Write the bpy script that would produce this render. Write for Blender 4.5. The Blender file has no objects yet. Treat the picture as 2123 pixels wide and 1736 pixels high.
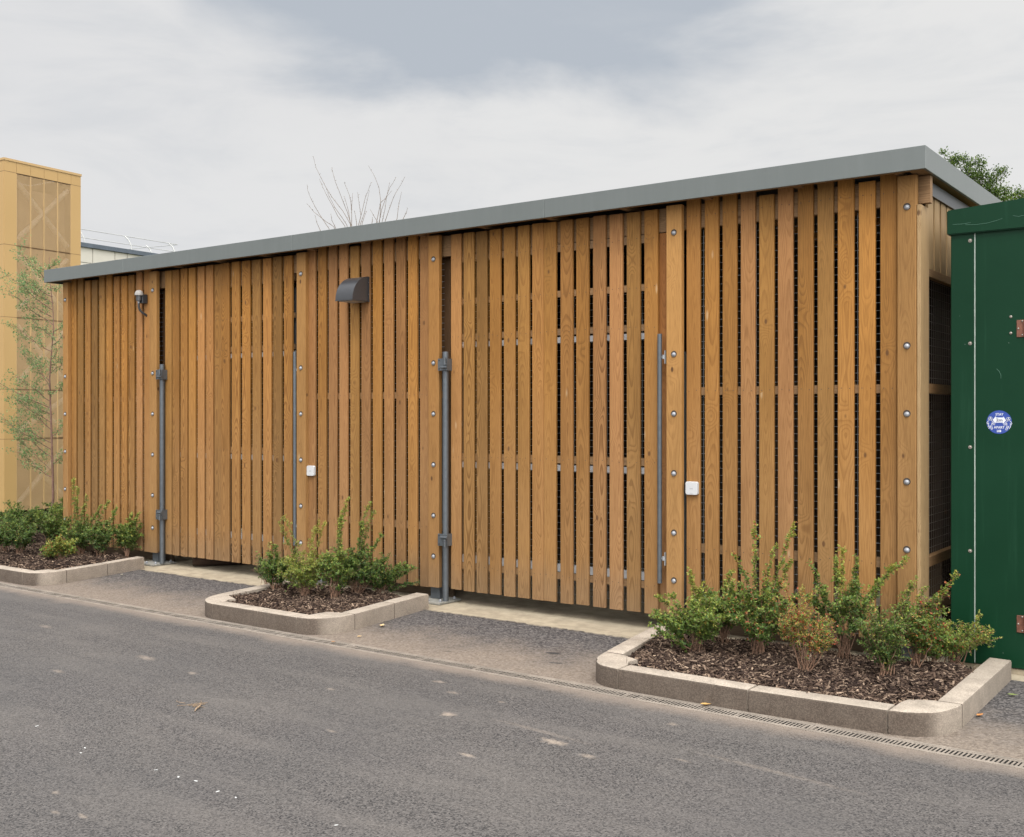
import bpy, bmesh, math, random
from mathutils import Vector, Matrix
R = math.radians
S = bpy.context.scene
COL = S.collection
random.seed(7)

# ------------------------------------------------------------------ camera
cam_d = bpy.data.cameras.new("camera"); cam = bpy.data.objects.new("camera", cam_d); COL.objects.link(cam)
cam.location = (1.827, -6.476, 1.476)
cam.rotation_euler = (R(90), 0, math.atan2(.5870, .8096))
cam_d.sensor_width = 36; cam_d.lens = 2226/2123*36
cam_d.shift_y = -9/2123
cam_d.clip_end = 2000; cam_d.clip_start = .05
S.camera = cam
S.view_settings.view_transform = 'Standard'; S.view_settings.look = 'None'
S.view_settings.exposure = 0.0; S.view_settings.gamma = 1
# ------------------------------------------------------------------ light direction
SUN = Vector((.34, -.46, .82)).normalized()
EL = math.asin(SUN.z); ROT = math.atan2(SUN.x, SUN.y)
# ------------------------------------------------------------------ world: nishita sky behind an overcast cloud sheet
W = bpy.data.worlds.new("World"); S.world = W; W.use_nodes = True
nt = W.node_tree; nt.nodes.clear()
class NT:
    """tiny node-building helper"""
    def __init__(s, tree): s.t = tree
    def n(s, typ, ins=None, **kw):
        nd = s.t.nodes.new(typ)
        for k, v in kw.items(): setattr(nd, k, v)
        if ins:
            for k, v in ins.items():
                if isinstance(v, bpy.types.NodeSocket): s.t.links.new(v, nd.inputs[k])
                else: nd.inputs[k].default_value = v
        return nd
    def math(s, op, a, b=0.0, c=None, clamp=False):
        nd = s.t.nodes.new('ShaderNodeMath'); nd.operation = op; nd.use_clamp = clamp
        for i, v in enumerate((a, b, c)):
            if v is None: continue
            if isinstance(v, bpy.types.NodeSocket): s.t.links.new(v, nd.inputs[i])
            else: nd.inputs[i].default_value = v
        return nd.outputs[0]
    def sstep(s, x, a, b, o0=0.0, o1=1.0):
        nd = s.t.nodes.new('ShaderNodeMapRange'); nd.interpolation_type = 'SMOOTHSTEP'
        s.t.links.new(x, nd.inputs[0])
        for i, v in enumerate((a, b, o0, o1)): nd.inputs[i+1].default_value = v
        return nd.outputs[0]
    def mix(s, f, a, b, mode='MIX'):
        nd = s.t.nodes.new('ShaderNodeMix'); nd.data_type = 'RGBA'; nd.blend_type = mode
        for i, v in ((0, f), (6, a), (7, b)):
            if isinstance(v, bpy.types.NodeSocket): s.t.links.new(v, nd.inputs[i])
            elif i == 0: nd.inputs[0].default_value = v
            else: nd.inputs[i].default_value = tuple(v)+(1,) if len(v) == 3 else v
        return nd.outputs[2]
    def comb(s, x, y, z):
        nd = s.t.nodes.new('ShaderNodeCombineXYZ')
        for i, v in enumerate((x, y, z)):
            if isinstance(v, bpy.types.NodeSocket): s.t.links.new(v, nd.inputs[i])
            else: nd.inputs[i].default_value = v
        return nd.outputs[0]
    def noise(s, vec, scale, detail=3, rough=.55, out=0, dist=0):
        return s.n('ShaderNodeTexNoise', {'Vector': vec, 'Scale': scale, 'Detail': detail, 'Roughness': rough, 'Distortion': dist}).outputs[out]
w = NT(nt)
sky = w.n('ShaderNodeTexSky', sky_type='NISHITA', sun_disc=False, sun_elevation=EL, sun_rotation=ROT)
tc = w.n('ShaderNodeTexCoord').outputs['Generated']
sx = w.n('ShaderNodeSeparateXYZ', {0: tc})
az = w.math('ARCTAN2', sx.outputs[0], sx.outputs[1])            # 0 = +y, positive to +x
el = w.math('ARCSINE', sx.outputs[2])
pv = w.comb(w.math('MULTIPLY', az, 1.0), w.math('MULTIPLY', el, 2.2), 3.7)
nA = w.noise(pv, 3.2, 6, .55, dist=.25); nB = w.noise(pv, 1.3, 3, .5); nC = w.noise(w.comb(w.math('MULTIPLY', az, 1.0), w.math('MULTIPLY', el, 3.4), 9.1), 4.6, 5, .6, dist=.4)
# one large blue-grey cloud base over the shed roof
ca = w.math('DIVIDE', w.math('ADD', az, R(38.0)), R(23))
ce = w.math('DIVIDE', w.math('SUBTRACT', el, R(25.5)), R(9.0))
rr = w.math('SQRT', w.math('ADD', w.math('POWER', w.math('ABSOLUTE', ca), 2), w.math('POWER', w.math('ABSOLUTE', ce), 2)))
rr = w.math('ADD', rr, w.math('MULTIPLY', w.math('SUBTRACT', nA, .5), 1.9))
m1 = w.sstep(rr, 1.28, .66)
m2 = w.math('MULTIPLY', w.sstep(nB, .5, .72), w.sstep(el, R(24), R(45)))
m3 = w.math('MULTIPLY', w.sstep(nC, .45, .72), .22)
mask = w.math('MAXIMUM', w.math('MAXIMUM', m1, w.math('MULTIPLY', m2, .55)), m3)
white = w.mix(w.sstep(az, R(-75), R(-25)), (6.95, 6.98, 7.2), (8.0, 7.97, 7.9))
white = w.mix(w.math('MULTIPLY', w.sstep(nA, .35, .7), .5), white, (8.3, 8.28, 8.2))
mask = w.math('MULTIPLY', mask, w.math('ADD', .80, w.math('MULTIPLY', nC, .5)), clamp=True)
cl = w.mix(mask, white, (4.85, 5.28, 5.85))
# overcast skies are brighter overhead; a little brighter still round the veiled sun
nrm = w.n('ShaderNodeVectorMath', {0: tc, 1: tuple(SUN)}, operation='DOT_PRODUCT').outputs['Value']
gain = w.math('MULTIPLY', w.sstep(az, R(20), R(75), 1.0, 1.7), w.math('ADD', 1.0, w.math('ADD', w.sstep(el, R(26), R(65), 0, 1.45), w.math('MULTIPLY', w.sstep(nrm, .45, 1.0), 1.6))))  # extra glow added to the right-hand sky to brighten +x faces
cl = w.n('ShaderNodeVectorMath', {0: cl, 3: gain}, operation='SCALE').outputs[0]
tot = w.mix(.97, sky.outputs[0], cl)
bg = w.n('ShaderNodeBackground', {'Color': tot, 'Strength': .1})
w.n('ShaderNodeOutputWorld', {'Surface': bg.outputs[0]})
sd = bpy.data.lights.new("sun", 'SUN'); sd.energy = 1.25; sd.angle = R(16); sd.color = (1, .95, .88)
so = bpy.data.objects.new("sun", sd); COL.objects.link(so)
so.rotation_euler = SUN.to_track_quat('Z', 'Y').to_euler()

# ------------------------------------------------------------------ helpers
def tag(o, label=None, cat=None, group=None, kind=None):
    if label: o['label'] = label
    if cat: o['category'] = cat
    if group: o['group'] = group
    if kind: o['kind'] = kind
    return o
def empty(name, loc, label, cat, group=None, rz=0):
    o = bpy.data.objects.new(name, None); COL.objects.link(o); o.location = loc; o.rotation_euler.z = rz
    o.empty_display_size = .1
    return tag(o, label, cat, group)
class MB:
    def __init__(s): s.v = []; s.f = []; s.m = []; s.a = []; s.sm = []
    def add(s, vs, fs, mi=0, at=None, smooth=False):
        b = len(s.v); s.v += [tuple(p) for p in vs]
        s.f += [tuple(b+i for i in f) for f in fs]
        s.m += [mi]*len(fs); s.sm += [smooth]*len(fs)
        if at is None: at = (0, 0, 0, 0)
        s.a += (at if isinstance(at, list) else [at]*len(vs))
    def box(s, x0, x1, y0, y1, z0, z1, mi=0, at=None):
        vs = [(x, y, z) for z in (z0, z1) for y in (y0, y1) for x in (x0, x1)]
        s.add(vs, [(0,2,3,1),(4,5,7,6),(0,1,5,4),(2,6,7,3),(0,4,6,2),(1,3,7,5)], mi, at)
    def obox(s, c, ax, ay, az_, mi=0, at=None):
        c = Vector(c); vs = [c+ax*i+ay*j+az_*k for k in (-1,1) for j in (-1,1) for i in (-1,1)]
        s.add(vs, [(0,2,3,1),(4,5,7,6),(0,1,5,4),(2,6,7,3),(0,4,6,2),(1,3,7,5)], mi, at)
    def rbox(s, lo, hi, r=.004, mi=0, at=None, seg=2):
        bm = bmesh.new(); bmesh.ops.create_cube(bm, size=1)
        for v in bm.verts: v.co = Vector([lo[i] if v.co[i] < 0 else hi[i] for i in range(3)])
        bmesh.ops.bevel(bm, geom=bm.edges[:], offset=r, segments=seg, affect='EDGES', profile=.5)
        bm.verts.index_update()
        s.add([v.co[:] for v in bm.verts], [[v.index for v in f.verts] for f in bm.faces], mi, at, False); bm.free()
    def tube(s, pts, rad, n=8, mi=0, at=None, cap=True, smooth=True):
        pts = [Vector(p) for p in pts]; rad = rad if isinstance(rad, (list, tuple)) else [rad]*len(pts)
        vs = []; prev = None
        for i, p in enumerate(pts):
            d = (pts[min(i+1, len(pts)-1)]-pts[max(i-1, 0)])
            d = d.normalized() if d.length > 1e-9 else Vector((0,0,1))
            if prev is None:
                u = d.cross(Vector((0,0,1)) if abs(d.z) < .9 else Vector((1,0,0))).normalized()
            else:
                u = (prev-d*prev.dot(d)); u = u.normalized() if u.length > 1e-6 else d.orthogonal().normalized()
            prev = u; v = d.cross(u)
            for k in range(n):
                a = 2*math.pi*k/n; vs.append(p+(u*math.cos(a)+v*math.sin(a))*rad[i])
        fs = [(i*n+k, i*n+(k+1)%n, (i+1)*n+(k+1)%n, (i+1)*n+k) for i in range(len(pts)-1) for k in range(n)]
        s.add(vs, fs, mi, at, smooth)
        if cap:
            s.add(vs[:n], [tuple(range(n))[::-1]], mi, at); s.add(vs[-n:], [tuple(range(n))], mi, at)
    def cyl(s, c, axis, r, h, n=16, mi=0, at=None, smooth=True):
        c = Vector(c); a = Vector(axis).normalized(); s.tube([c, c+a*h], r, n, mi, at, True, smooth)
    def dome(s, c, axis, r, h, n=14, k=5, mi=0, at=None):
        c = Vector(c); a = Vector(axis).normalized(); u = a.orthogonal().normalized(); v = a.cross(u); vs = []
        for j in range(k):
            t = math.pi/2*j/k
            for i in range(n):
                q = 2*math.pi*i/n; vs.append(c+a*h*math.sin(t)+(u*math.cos(q)+v*math.sin(q))*r*math.cos(t))
        vs.append(c+a*h)
        fs = [(j*n+i, j*n+(i+1)%n, (j+1)*n+(i+1)%n, (j+1)*n+i) for j in range(k-1) for i in range(n)]
        fs += [((k-1)*n+i, (k-1)*n+(i+1)%n, k*n) for i in range(n)]
        s.add(vs, fs, mi, at, True)
    def prism(s, poly, z0, z1, mi=0, at=None, bev=0):
        n = len(poly); vs = [(x, y, z0) for x, y in poly]+[(x, y, z1) for x, y in poly]
        fs = [tuple(range(n))[::-1], tuple(range(n, 2*n))]+[(i, (i+1)%n, n+(i+1)%n, n+i) for i in range(n)]
        s.add(vs, fs, mi, at)
    def board(s, x0, x1, y0, y1, z0, z1, mi=0, r=.006, rnd=None, sgn=-1, axis='x'):
        """a vertical plank with eased edges, carrying grain coordinates"""
        r1 = random.random() if rnd is None else rnd; r2 = random.random()
        q = r*.35
        prof = [(x0, y1), (x0, y0+r), (x0+q, y0+q), (x0+r, y0), (x1-r, y0), (x1-q, y0+q), (x1, y0+r), (x1, y1)]
        xc = (x0+x1)/2; vs = []; at = []
        for z in (z0, z1):
            for (x, y) in prof:
                vs.append((x, y, z) if axis == 'x' else (y, x, z))
                at.append(((x-xc)+(y-y0)*(1 if x > xc else -1), z, r1, r2))
        n = len(prof)
        fs = [(i, (i+1)%n, n+(i+1)%n, n+i) for i in range(n)]+[tuple(range(n))[::-1], tuple(range(n, 2*n))]
        if axis == 'x': fs = [f[::-1] for f in fs]
        s.add(vs, fs, mi, at)
    def hboard(s, x0, x1, y0, y1, z0, z1, mi=0, axis='x'):
        r1, r2 = random.random(), random.random()
        if axis == 'x':
            vs = [(x, y, z) for z in (z0, z1) for y in (y0, y1) for x in (x0, x1)]; at = [(v[2]-(z0+z1)/2+(v[1]-y0), v[0], r1, r2) for v in vs]
        else:
            vs = [(x, y, z) for z in (z0, z1) for y in (y0, y1) for x in (x0, x1)]; at = [(v[2]-(z0+z1)/2+(v[0]-x0), v[1], r1, r2) for v in vs]
        s.add(vs, [(0,2,3,1),(4,5,7,6),(0,1,5,4),(2,6,7,3),(0,4,6,2),(1,3,7,5)], mi, at)
    def build(s, name, mats, parent=None, loc=(0,0,0), offset=None):
        me = bpy.data.meshes.new(name)
        if offset is None:
            offset = Vector(loc)
        o_ = Vector(offset)
        me.from_pydata([(Vector(v)-o_)[:] for v in s.v], [], s.f)
        me.polygons.foreach_set('material_index', s.m); me.polygons.foreach_set('use_smooth', s.sm)
        ca_ = me.color_attributes.new('gr', 'FLOAT_COLOR', 'POINT')
        ca_.data.foreach_set('color', [c for a in s.a for c in a])
        for m in (mats if isinstance(mats, (list, tuple)) else [mats]): me.materials.append(m)
        me.validate(); me.update()
        o = bpy.data.objects.new(name, me); COL.objects.link(o); o.location = loc
        if parent: o.parent = parent
        return o
def recalc(o):
    bm = bmesh.new(); bm.from_mesh(o.data); bmesh.ops.recalc_face_normals(bm, faces=bm.faces[:]); bm.to_mesh(o.data); bm.free()
    return o

# ------------------------------------------------------------------ materials
def newmat(name):
    m = bpy.data.materials.new(name); m.use_nodes = True; m.node_tree.nodes.clear(); return m, NT(m.node_tree)
def finish(t, col, rough=.6, metal=0.0, spec=.5, bump=None, bstr=.3, bdist=.002, **kw):
    ins = {'Base Color': col if isinstance(col, bpy.types.NodeSocket) else tuple(col)+(1,), 'Roughness': rough, 'Metallic': metal, 'Specular IOR Level': spec}
    ins.update(kw)
    if bump is not None:
        ins['Normal'] = t.n('ShaderNodeBump', {'Height': bump, 'Strength': bstr, 'Distance': bdist}).outputs[0]
    b = t.n('ShaderNodeBsdfPrincipled', ins); t.n('ShaderNodeOutputMaterial', {'Surface': b.outputs[0]}); return b
def obj_co(t): return t.n('ShaderNodeTexCoord').outputs['Object']
def geo_pos(t): return t.n('ShaderNodeNewGeometry').outputs['Position']
def simple(name, c, rough=.6, metal=0, var=.25, scale=30, spec=.5, bstr=.15):
    m, t = newmat(name); p = geo_pos(t)
    n1 = t.noise(p, scale, 4); n2 = t.noise(p, scale*.12, 3)
    f = t.math('ADD', t.math('MULTIPLY', n1, .5), t.math('MULTIPLY', n2, .5))
    col = t.mix(t.sstep(f, .3, .7), [x*(1-var) for x in c], [min(1, x*(1+var)) for x in c])
    finish(t, col, t.math('ADD', rough-.06, t.math('MULTIPLY', n1, .12)), metal, spec, n1, bstr, .001); return m

def wood(name, hues, ring=1.0, knots=1.0, bleach=.48, dark=.72, ksel_=.82):
    m, t = newmat(name)
    a = t.n('ShaderNodeAttribute', attribute_name='gr'); sp = t.n('ShaderNodeSeparateXYZ', {0: a.outputs['Vector']})
    u, z, r1 = sp.outputs; r2 = a.outputs['Alpha']
    r1b = t.math('MULTIPLY', r1, 57.0); r2b = t.math('MULTIPLY', r2, 31.0)
    # growth rings cut flat-sawn: nested arches
    v1 = t.comb(t.math('MULTIPLY', u, 2.0), t.math('ADD', t.math('MULTIPLY', z, .80), r1b), r2b)
    n1 = t.noise(v1, 1.0, 2, .45)
    v2 = t.comb(t.math('MULTIPLY', u, 14.0), t.math('ADD', t.math('MULTIPLY', z, 2.4), r1b), r2b)
    n2 = t.noise(v2, 1.0, 2, .5)
    D = t.math('MULTIPLY', t.math('SUBTRACT', n1, .40), .30)
    un = t.math('ADD', t.math('SUBTRACT', u, t.math('MULTIPLY', t.math('SUBTRACT', r2, .5), .05)), t.math('MULTIPLY', t.math('SUBTRACT', n2, .5), .016))
    RR = t.math('SQRT', t.math('ADD', t.math('MULTIPLY', un, un), t.math('MULTIPLY', D, D)))
    # knots: sparse, pulling the rings round them
    kv = t.comb(t.math('MULTIPLY', u, 11.0), t.math('ADD', t.math('MULTIPLY', z, 6.0), r1b), r2b)
    vo = t.n('ShaderNodeTexVoronoi', {'Vector': kv, 'Scale': 1.0, 'Randomness': 1.0})
    kc = t.n('ShaderNodeSeparateColor', {0: vo.outputs['Color']}).outputs[0]
    ksel = t.math('GREATER_THAN', kc, ksel_)
    kd = vo.outputs['Distance']
    bulge = t.math('MULTIPLY', t.math('MULTIPLY', t.sstep(kd, .75, 0.0), ksel), .038)
    RR = t.math('ADD', RR, bulge)
    rg = t.math('FRACT', t.math('DIVIDE', RR, .0095))
    late = t.math('MULTIPLY', t.sstep(rg, .35, .92), t.sstep(rg, 1.0, .93))
    fib = t.noise(t.comb(t.math('MULTIPLY', u, 380.0), t.math('ADD', t.math('MULTIPLY', z, 9.0), r1b), r2b), 1.0, 3, .6)
    blo = t.noise(t.comb(t.math('MULTIPLY', u, 5.0), t.math('ADD', t.math('MULTIPLY', z, .8), r2b), r1b), 1.0, 3, .6)
    c = t.mix(t.sstep(r1, .12, .5), hues[0], hues[1]); c = t.mix(t.sstep(r2, .55, .98), c, hues[2])
    val = t.math('ADD', .78, t.math('MULTIPLY', t.math('FRACT', t.math('MULTIPLY', r1, 7.31)), .44))
    c = t.n('ShaderNodeVectorMath', {0: c, 3: val}, operation='SCALE').outputs[0]
    # sun-bleached, dustier timber low down (uneven)
    bz = t.math('MULTIPLY', t.sstep(t.math('ADD', z, t.math('MULTIPLY', t.math('SUBTRACT', blo, .5), 1.6)), 2.3, .3), bleach)
    c = t.mix(bz, c, (.320, .196, .092))
    # splash dirt at the foot of the boards
    c = t.mix(t.math('MULTIPLY', t.sstep(t.math('ADD', z, t.math('MULTIPLY', t.math('SUBTRACT', blo, .5), .5)), .48, .10), .45), c, (.20, .150, .100))
    # fresh streaks by blotch
    c = t.mix(t.math('MULTIPLY', t.sstep(blo, .40, .75), .55), c, t.n('ShaderNodeVectorMath', {0: c, 3: .62}, operation='SCALE').outputs[0])
    dk = t.n('ShaderNodeVectorMath', {0: c, 1: (.44, .36, .27)}, operation='MULTIPLY').outputs[0]
    rs = t.math('ADD', .38, t.math('MULTIPLY', t.math('POWER', t.math('FRACT', t.math('MULTIPLY', r2, 13.7)), 1.6), .72))
    c = t.mix(t.math('MULTIPLY', t.math('MULTIPLY', late, rs), dark*ring), c, dk)
    c = t.mix(t.math('MULTIPLY', t.sstep(fib, .45, .75), .68), c, dk)
    kn = t.math('MULTIPLY', t.math('MULTIPLY', t.sstep(kd, .15, .07), ksel), knots)
    c = t.mix(t.math('MULTIPLY', kn, .8), c, (.10, .045, .018))
    # pale resin/wear nicks
    wv = t.n('ShaderNodeTexVoronoi', {'Vector': t.comb(t.math('MULTIPLY', u, 18.0), t.math('ADD', t.math('MULTIPLY', z, 5.0), r2b), r1b), 'Scale': 1.0})
    wc = t.n('ShaderNodeSeparateColor', {0: wv.outputs['Color']}).outputs[1]
    wk = t.math('MULTIPLY', t.math('GREATER_THAN', wc, .955), t.sstep(t.math('ADD', wv.outputs['Distance'], t.math('MULTIPLY', fib, .2)), .32, .16))
    c = t.mix(t.math('MULTIPLY', wk, .45), c, (.62, .46, .28))
    h = t.math('ADD', t.math('MULTIPLY', fib, .6), t.math('MULTIPLY', late, .4))
    finish(t, c, .62, 0, .28, h, .35, .0012); return m

M = {}
M['slat'] = wood('larch_slat', [(.325, .165, .044), (.405, .188, .043), (.385, .188, .070)])
M['post'] = wood('douglas_post', [(.40, .196, .054), (.42, .220, .070), (.41, .195, .056)], ring=.6, knots=1.2, bleach=.4, dark=.5, ksel_=.72)
M['pale'] = wood('pale_board', [(.42, .285, .145), (.45, .305, .155), (.41, .27, .13)], ring=.5, bleach=.0)
M['rail'] = wood('rail_timber', [(.36, .19, .07), (.40, .20, .07), (.35, .19, .09)], ring=.5)
M['jamb'] = wood('jamb_timber', [(.42, .17, .045), (.44, .18, .05), (.40, .16, .045)], ring=.6)
M['jambdark'] = wood('shaded_jamb', [(.10, .055, .025), (.11, .06, .028), (.09, .05, .022)], ring=.6, bleach=0)  # dark copy of the jamb timber, shadow put into its colour
M['dark'] = wood('interior_timber', [(.040, .024, .014), (.05, .03, .016), (.035, .022, .015)], ring=.6, bleach=.0)  # timber darkened so that its colour deepens the interior shade
def m_fascia():
    m, t = newmat('grey_coated_metal'); p = geo_pos(t)
    st = t.noise(t.n('ShaderNodeMapping', {'Vector': p, 'Scale': (22, 22, 1.5)}).outputs[0], 1.0, 4, .65); n1 = t.noise(p, 1.3, 4, .6)
    c = t.mix(t.math('ADD', t.math('MULTIPLY', st, .5), t.math('MULTIPLY', n1, .5)), (.150, .167, .160), (.208, .226, .220))
    v = t.n('ShaderNodeTexVoronoi', {'Vector': p, 'Scale': 9.0}); vc = t.n('ShaderNodeSeparateColor', {0: v.outputs['Color']}).outputs[0]
    c = t.mix(t.math('MULTIPLY', t.math('GREATER_THAN', vc, .93), t.sstep(v.outputs['Distance'], .05, .025)), c, (.6, .6, .58))
    finish(t, c, t.math('ADD', .30, t.math('MULTIPLY', st, .12)), .35, .5, n1, .10, .01); return m
M['fascia'] = m_fascia()
M['galv'] = simple('galvanised_steel', (.135, .15, .165), .45, .55, .14, 30)
M['galvl'] = simple('galvanised_rail', (.36, .37, .38), .5, .35, .15, 45)
M['bolt'] = simple('bolt_steel', (.33, .34, .36), .48, .45, .18, 60)
M['hole'] = simple('bolt_recess', (.05, .035, .025), .8, 0, .2, 60)
M['wire'] = simple('mesh_wire', (.42, .44, .46), .45, .6, .1, 60)
M['wiredark'] = simple('dull_mesh_wire', (.30, .27, .23), .6, .3, .1, 60)
M['plate'] = simple('base_plate_steel', (.30, .29, .26), .6, .2, .3, 30)
M['blackmetal'] = simple('black_powder_coat', (.040, .042, .047), .34, .0, .12, 60, .85)
M['deck'] = simple('roof_deck', (.04, .04, .042), .6, .1, .2, 20)
M['white'] = simple('white_plastic', (.58, .585, .59), .38, 0, .03, 40, .5, .03)
M['greyplastic'] = simple('light_grey_plastic', (.38, .36, .335), .45, 0, .1, 40)
M['ink'] = simple('grey_print', (.40, .40, .42), .6, 0, .05, 40)
M['screw'] = simple('screw_head', (.09, .06, .04), .6, .2, .3, 90)

def m_road(name, kind):
    m, t = newmat(name); p = geo_pos(t); sp = t.n('ShaderNodeSeparateXYZ', {0: p}); X, Y, Z = sp.outputs
    fine = t.n('ShaderNodeTexVoronoi', {'Vector': p, 'Scale': 150.0 if kind == 'road' else 85.0})
    fc = t.n('ShaderNodeSeparateColor', {0: fine.outputs['Color']}).outputs
    n1 = t.noise(p, 60, 4, .7); n2 = t.noise(p, 3.0, 4, .6); n3 = t.noise(p, .7, 3, .5)
    n4 = t.noise(t.comb(t.math('MULTIPLY', X, .5), t.math('MULTIPLY', Y, 2.6), 0.0), 1.4, 4, .6)
    if kind == 'road':
        base = t.mix(fc[0], (.064, .058, .055), (.126, .116, .109))
        base = t.mix(t.math('MULTIPLY', t.sstep(fc[1], .84, .95), .45), base, (.20, .18, .165))
        base = t.mix(t.math('MULTIPLY', t.sstep(fc[2], .72, .90), .8), base, (.020, .020, .021))
        base = t.mix(t.math('MULTIPLY', t.sstep(n4, .40, .72), .42), base, (.150, .135, .122))
        base = t.mix(t.math('MULTIPLY', t.sstep(n3, .40, .66), .28), base, (.074, .071, .071))
        # dusty tan margin along the drain
        ed = t.sstep(t.math('ADD', Y, t.math('MULTIPLY', t.math('SUBTRACT', n2, .5), .25)), -1.80, -1.60)
        base = t.mix(t.math('MULTIPLY', ed, .65), base, (.27, .215, .17))
    else:
        base = t.mix(fc[0], (.040, .037, .038), (.165, .150, .142))
        base = t.mix(t.math('MULTIPLY', t.sstep(fc[2], .70, .9), .75), base, (.016, .016, .018))
        dd = t.sstep(t.math('ADD', Y, t.math('MULTIPLY', t.math('SUBTRACT', n2, .5), .9)), -.55, -1.45)
        dust = t.mix(fc[1], (.17, .132, .100), (.29, .235, .185))
        base = t.mix(t.math('MULTIPLY', dd, t.math('ADD', .35, t.math('MULTIPLY', n1, .85))), base, dust)
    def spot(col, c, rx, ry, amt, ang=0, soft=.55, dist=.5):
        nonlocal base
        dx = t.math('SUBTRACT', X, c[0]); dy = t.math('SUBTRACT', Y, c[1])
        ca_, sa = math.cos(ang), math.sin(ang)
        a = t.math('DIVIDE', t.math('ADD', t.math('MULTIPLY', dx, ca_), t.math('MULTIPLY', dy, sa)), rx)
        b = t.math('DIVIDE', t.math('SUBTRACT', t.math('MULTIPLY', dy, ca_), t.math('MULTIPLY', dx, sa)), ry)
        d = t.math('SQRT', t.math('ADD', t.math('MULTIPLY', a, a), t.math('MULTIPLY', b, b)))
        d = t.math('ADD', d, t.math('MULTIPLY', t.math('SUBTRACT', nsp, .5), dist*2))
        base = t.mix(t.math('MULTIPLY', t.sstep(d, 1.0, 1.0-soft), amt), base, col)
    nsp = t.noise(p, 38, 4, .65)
    if kind == 'road':
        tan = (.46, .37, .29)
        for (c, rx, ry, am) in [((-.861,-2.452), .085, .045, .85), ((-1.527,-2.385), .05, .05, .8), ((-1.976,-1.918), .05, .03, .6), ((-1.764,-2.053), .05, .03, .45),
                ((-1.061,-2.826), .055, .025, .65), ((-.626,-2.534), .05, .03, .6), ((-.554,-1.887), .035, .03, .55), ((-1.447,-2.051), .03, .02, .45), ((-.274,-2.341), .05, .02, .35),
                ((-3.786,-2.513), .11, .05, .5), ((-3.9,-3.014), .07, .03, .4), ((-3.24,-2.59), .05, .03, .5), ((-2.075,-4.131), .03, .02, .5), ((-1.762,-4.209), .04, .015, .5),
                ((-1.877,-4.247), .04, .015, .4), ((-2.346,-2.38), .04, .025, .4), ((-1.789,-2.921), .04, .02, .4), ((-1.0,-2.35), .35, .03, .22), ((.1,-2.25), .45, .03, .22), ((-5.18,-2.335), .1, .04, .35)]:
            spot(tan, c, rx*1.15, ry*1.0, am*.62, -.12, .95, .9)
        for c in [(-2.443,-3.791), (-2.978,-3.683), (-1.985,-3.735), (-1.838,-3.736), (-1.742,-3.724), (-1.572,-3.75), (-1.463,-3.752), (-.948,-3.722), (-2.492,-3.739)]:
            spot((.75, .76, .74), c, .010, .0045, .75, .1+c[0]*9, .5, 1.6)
    else:
        spot((.02, .021, .023), (-1.857, -.96), .07, .035, .85, .2)
        spot((.025, .026, .028), (-1.706, -1.168), .06, .02, .7, .2)
        spot((.03, .03, .032), (-2.423, -1.3), .04, .012, .7, .2)
    h = t.math('ADD', t.math('MULTIPLY', fine.outputs['Distance'], -1.0), t.math('MULTIPLY', n1, .5))
    finish(t, base, .82, 0, .3, h, .55 if kind == 'road' else .8, .004); return m
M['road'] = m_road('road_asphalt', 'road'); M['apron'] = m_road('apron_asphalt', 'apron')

def m_conc(name, c, agg=0.3, side=None, rough=.85, topc=None):
    m, t = newmat(name); g = t.n('ShaderNodeNewGeometry'); p = g.outputs['Position']
    v = t.n('ShaderNodeTexVoronoi', {'Vector': p, 'Scale': 190.0}); vc = t.n('ShaderNodeSeparateColor', {0: v.outputs['Color']}).outputs
    n1 = t.noise(p, 9, 5, .65); n2 = t.noise(p, 1.2, 3, .5); n3 = t.noise(p, 120, 3, .7)
    col = t.mix(t.sstep(n1, .3, .7), [x*.76 for x in c], [x*1.12 for x in c])
    col = t.mix(t.math('MULTIPLY', t.sstep(vc[0], .3, 1.0), agg), col, [x*.45 for x in c])
    col = t.mix(t.math('MULTIPLY', t.sstep(vc[1], .75, 1.0), agg), col, [min(.8, x*1.5) for x in c])
    col = t.mix(t.math('MULTIPLY', t.sstep(n2, .4, .7), .4), col, [x*.66 for x in c])
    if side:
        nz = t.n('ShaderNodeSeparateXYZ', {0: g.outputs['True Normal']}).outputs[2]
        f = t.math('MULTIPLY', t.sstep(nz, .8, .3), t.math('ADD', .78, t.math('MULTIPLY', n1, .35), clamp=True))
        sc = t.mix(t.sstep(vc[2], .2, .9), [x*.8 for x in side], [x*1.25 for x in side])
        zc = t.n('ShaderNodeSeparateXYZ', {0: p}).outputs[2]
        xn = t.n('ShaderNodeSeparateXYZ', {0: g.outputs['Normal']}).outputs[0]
        f = t.math('MULTIPLY', f, t.sstep(xn, 1.0, .55, .35, 1.0))     # side faces: grime plus painted-in shade, weaker on those turned to +x
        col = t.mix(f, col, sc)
    finish(t, col, rough, 0, .25, t.math('ADD', n3, t.math('MULTIPLY', v.outputs['Distance'], .6)), .5, .002); return m
M['slab'] = m_conc('concrete_slab', (.40, .338, .245), .08)
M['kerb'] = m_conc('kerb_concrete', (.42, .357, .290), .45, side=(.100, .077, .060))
M['drain'] = m_conc('drain_concrete', (.275, .235, .195), .12)
M['drainin'] = simple('drain_silt_shade', (.045, .04, .035), .9, 0, .4, 20)  # silt; also paints the shade down the grate slots

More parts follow.
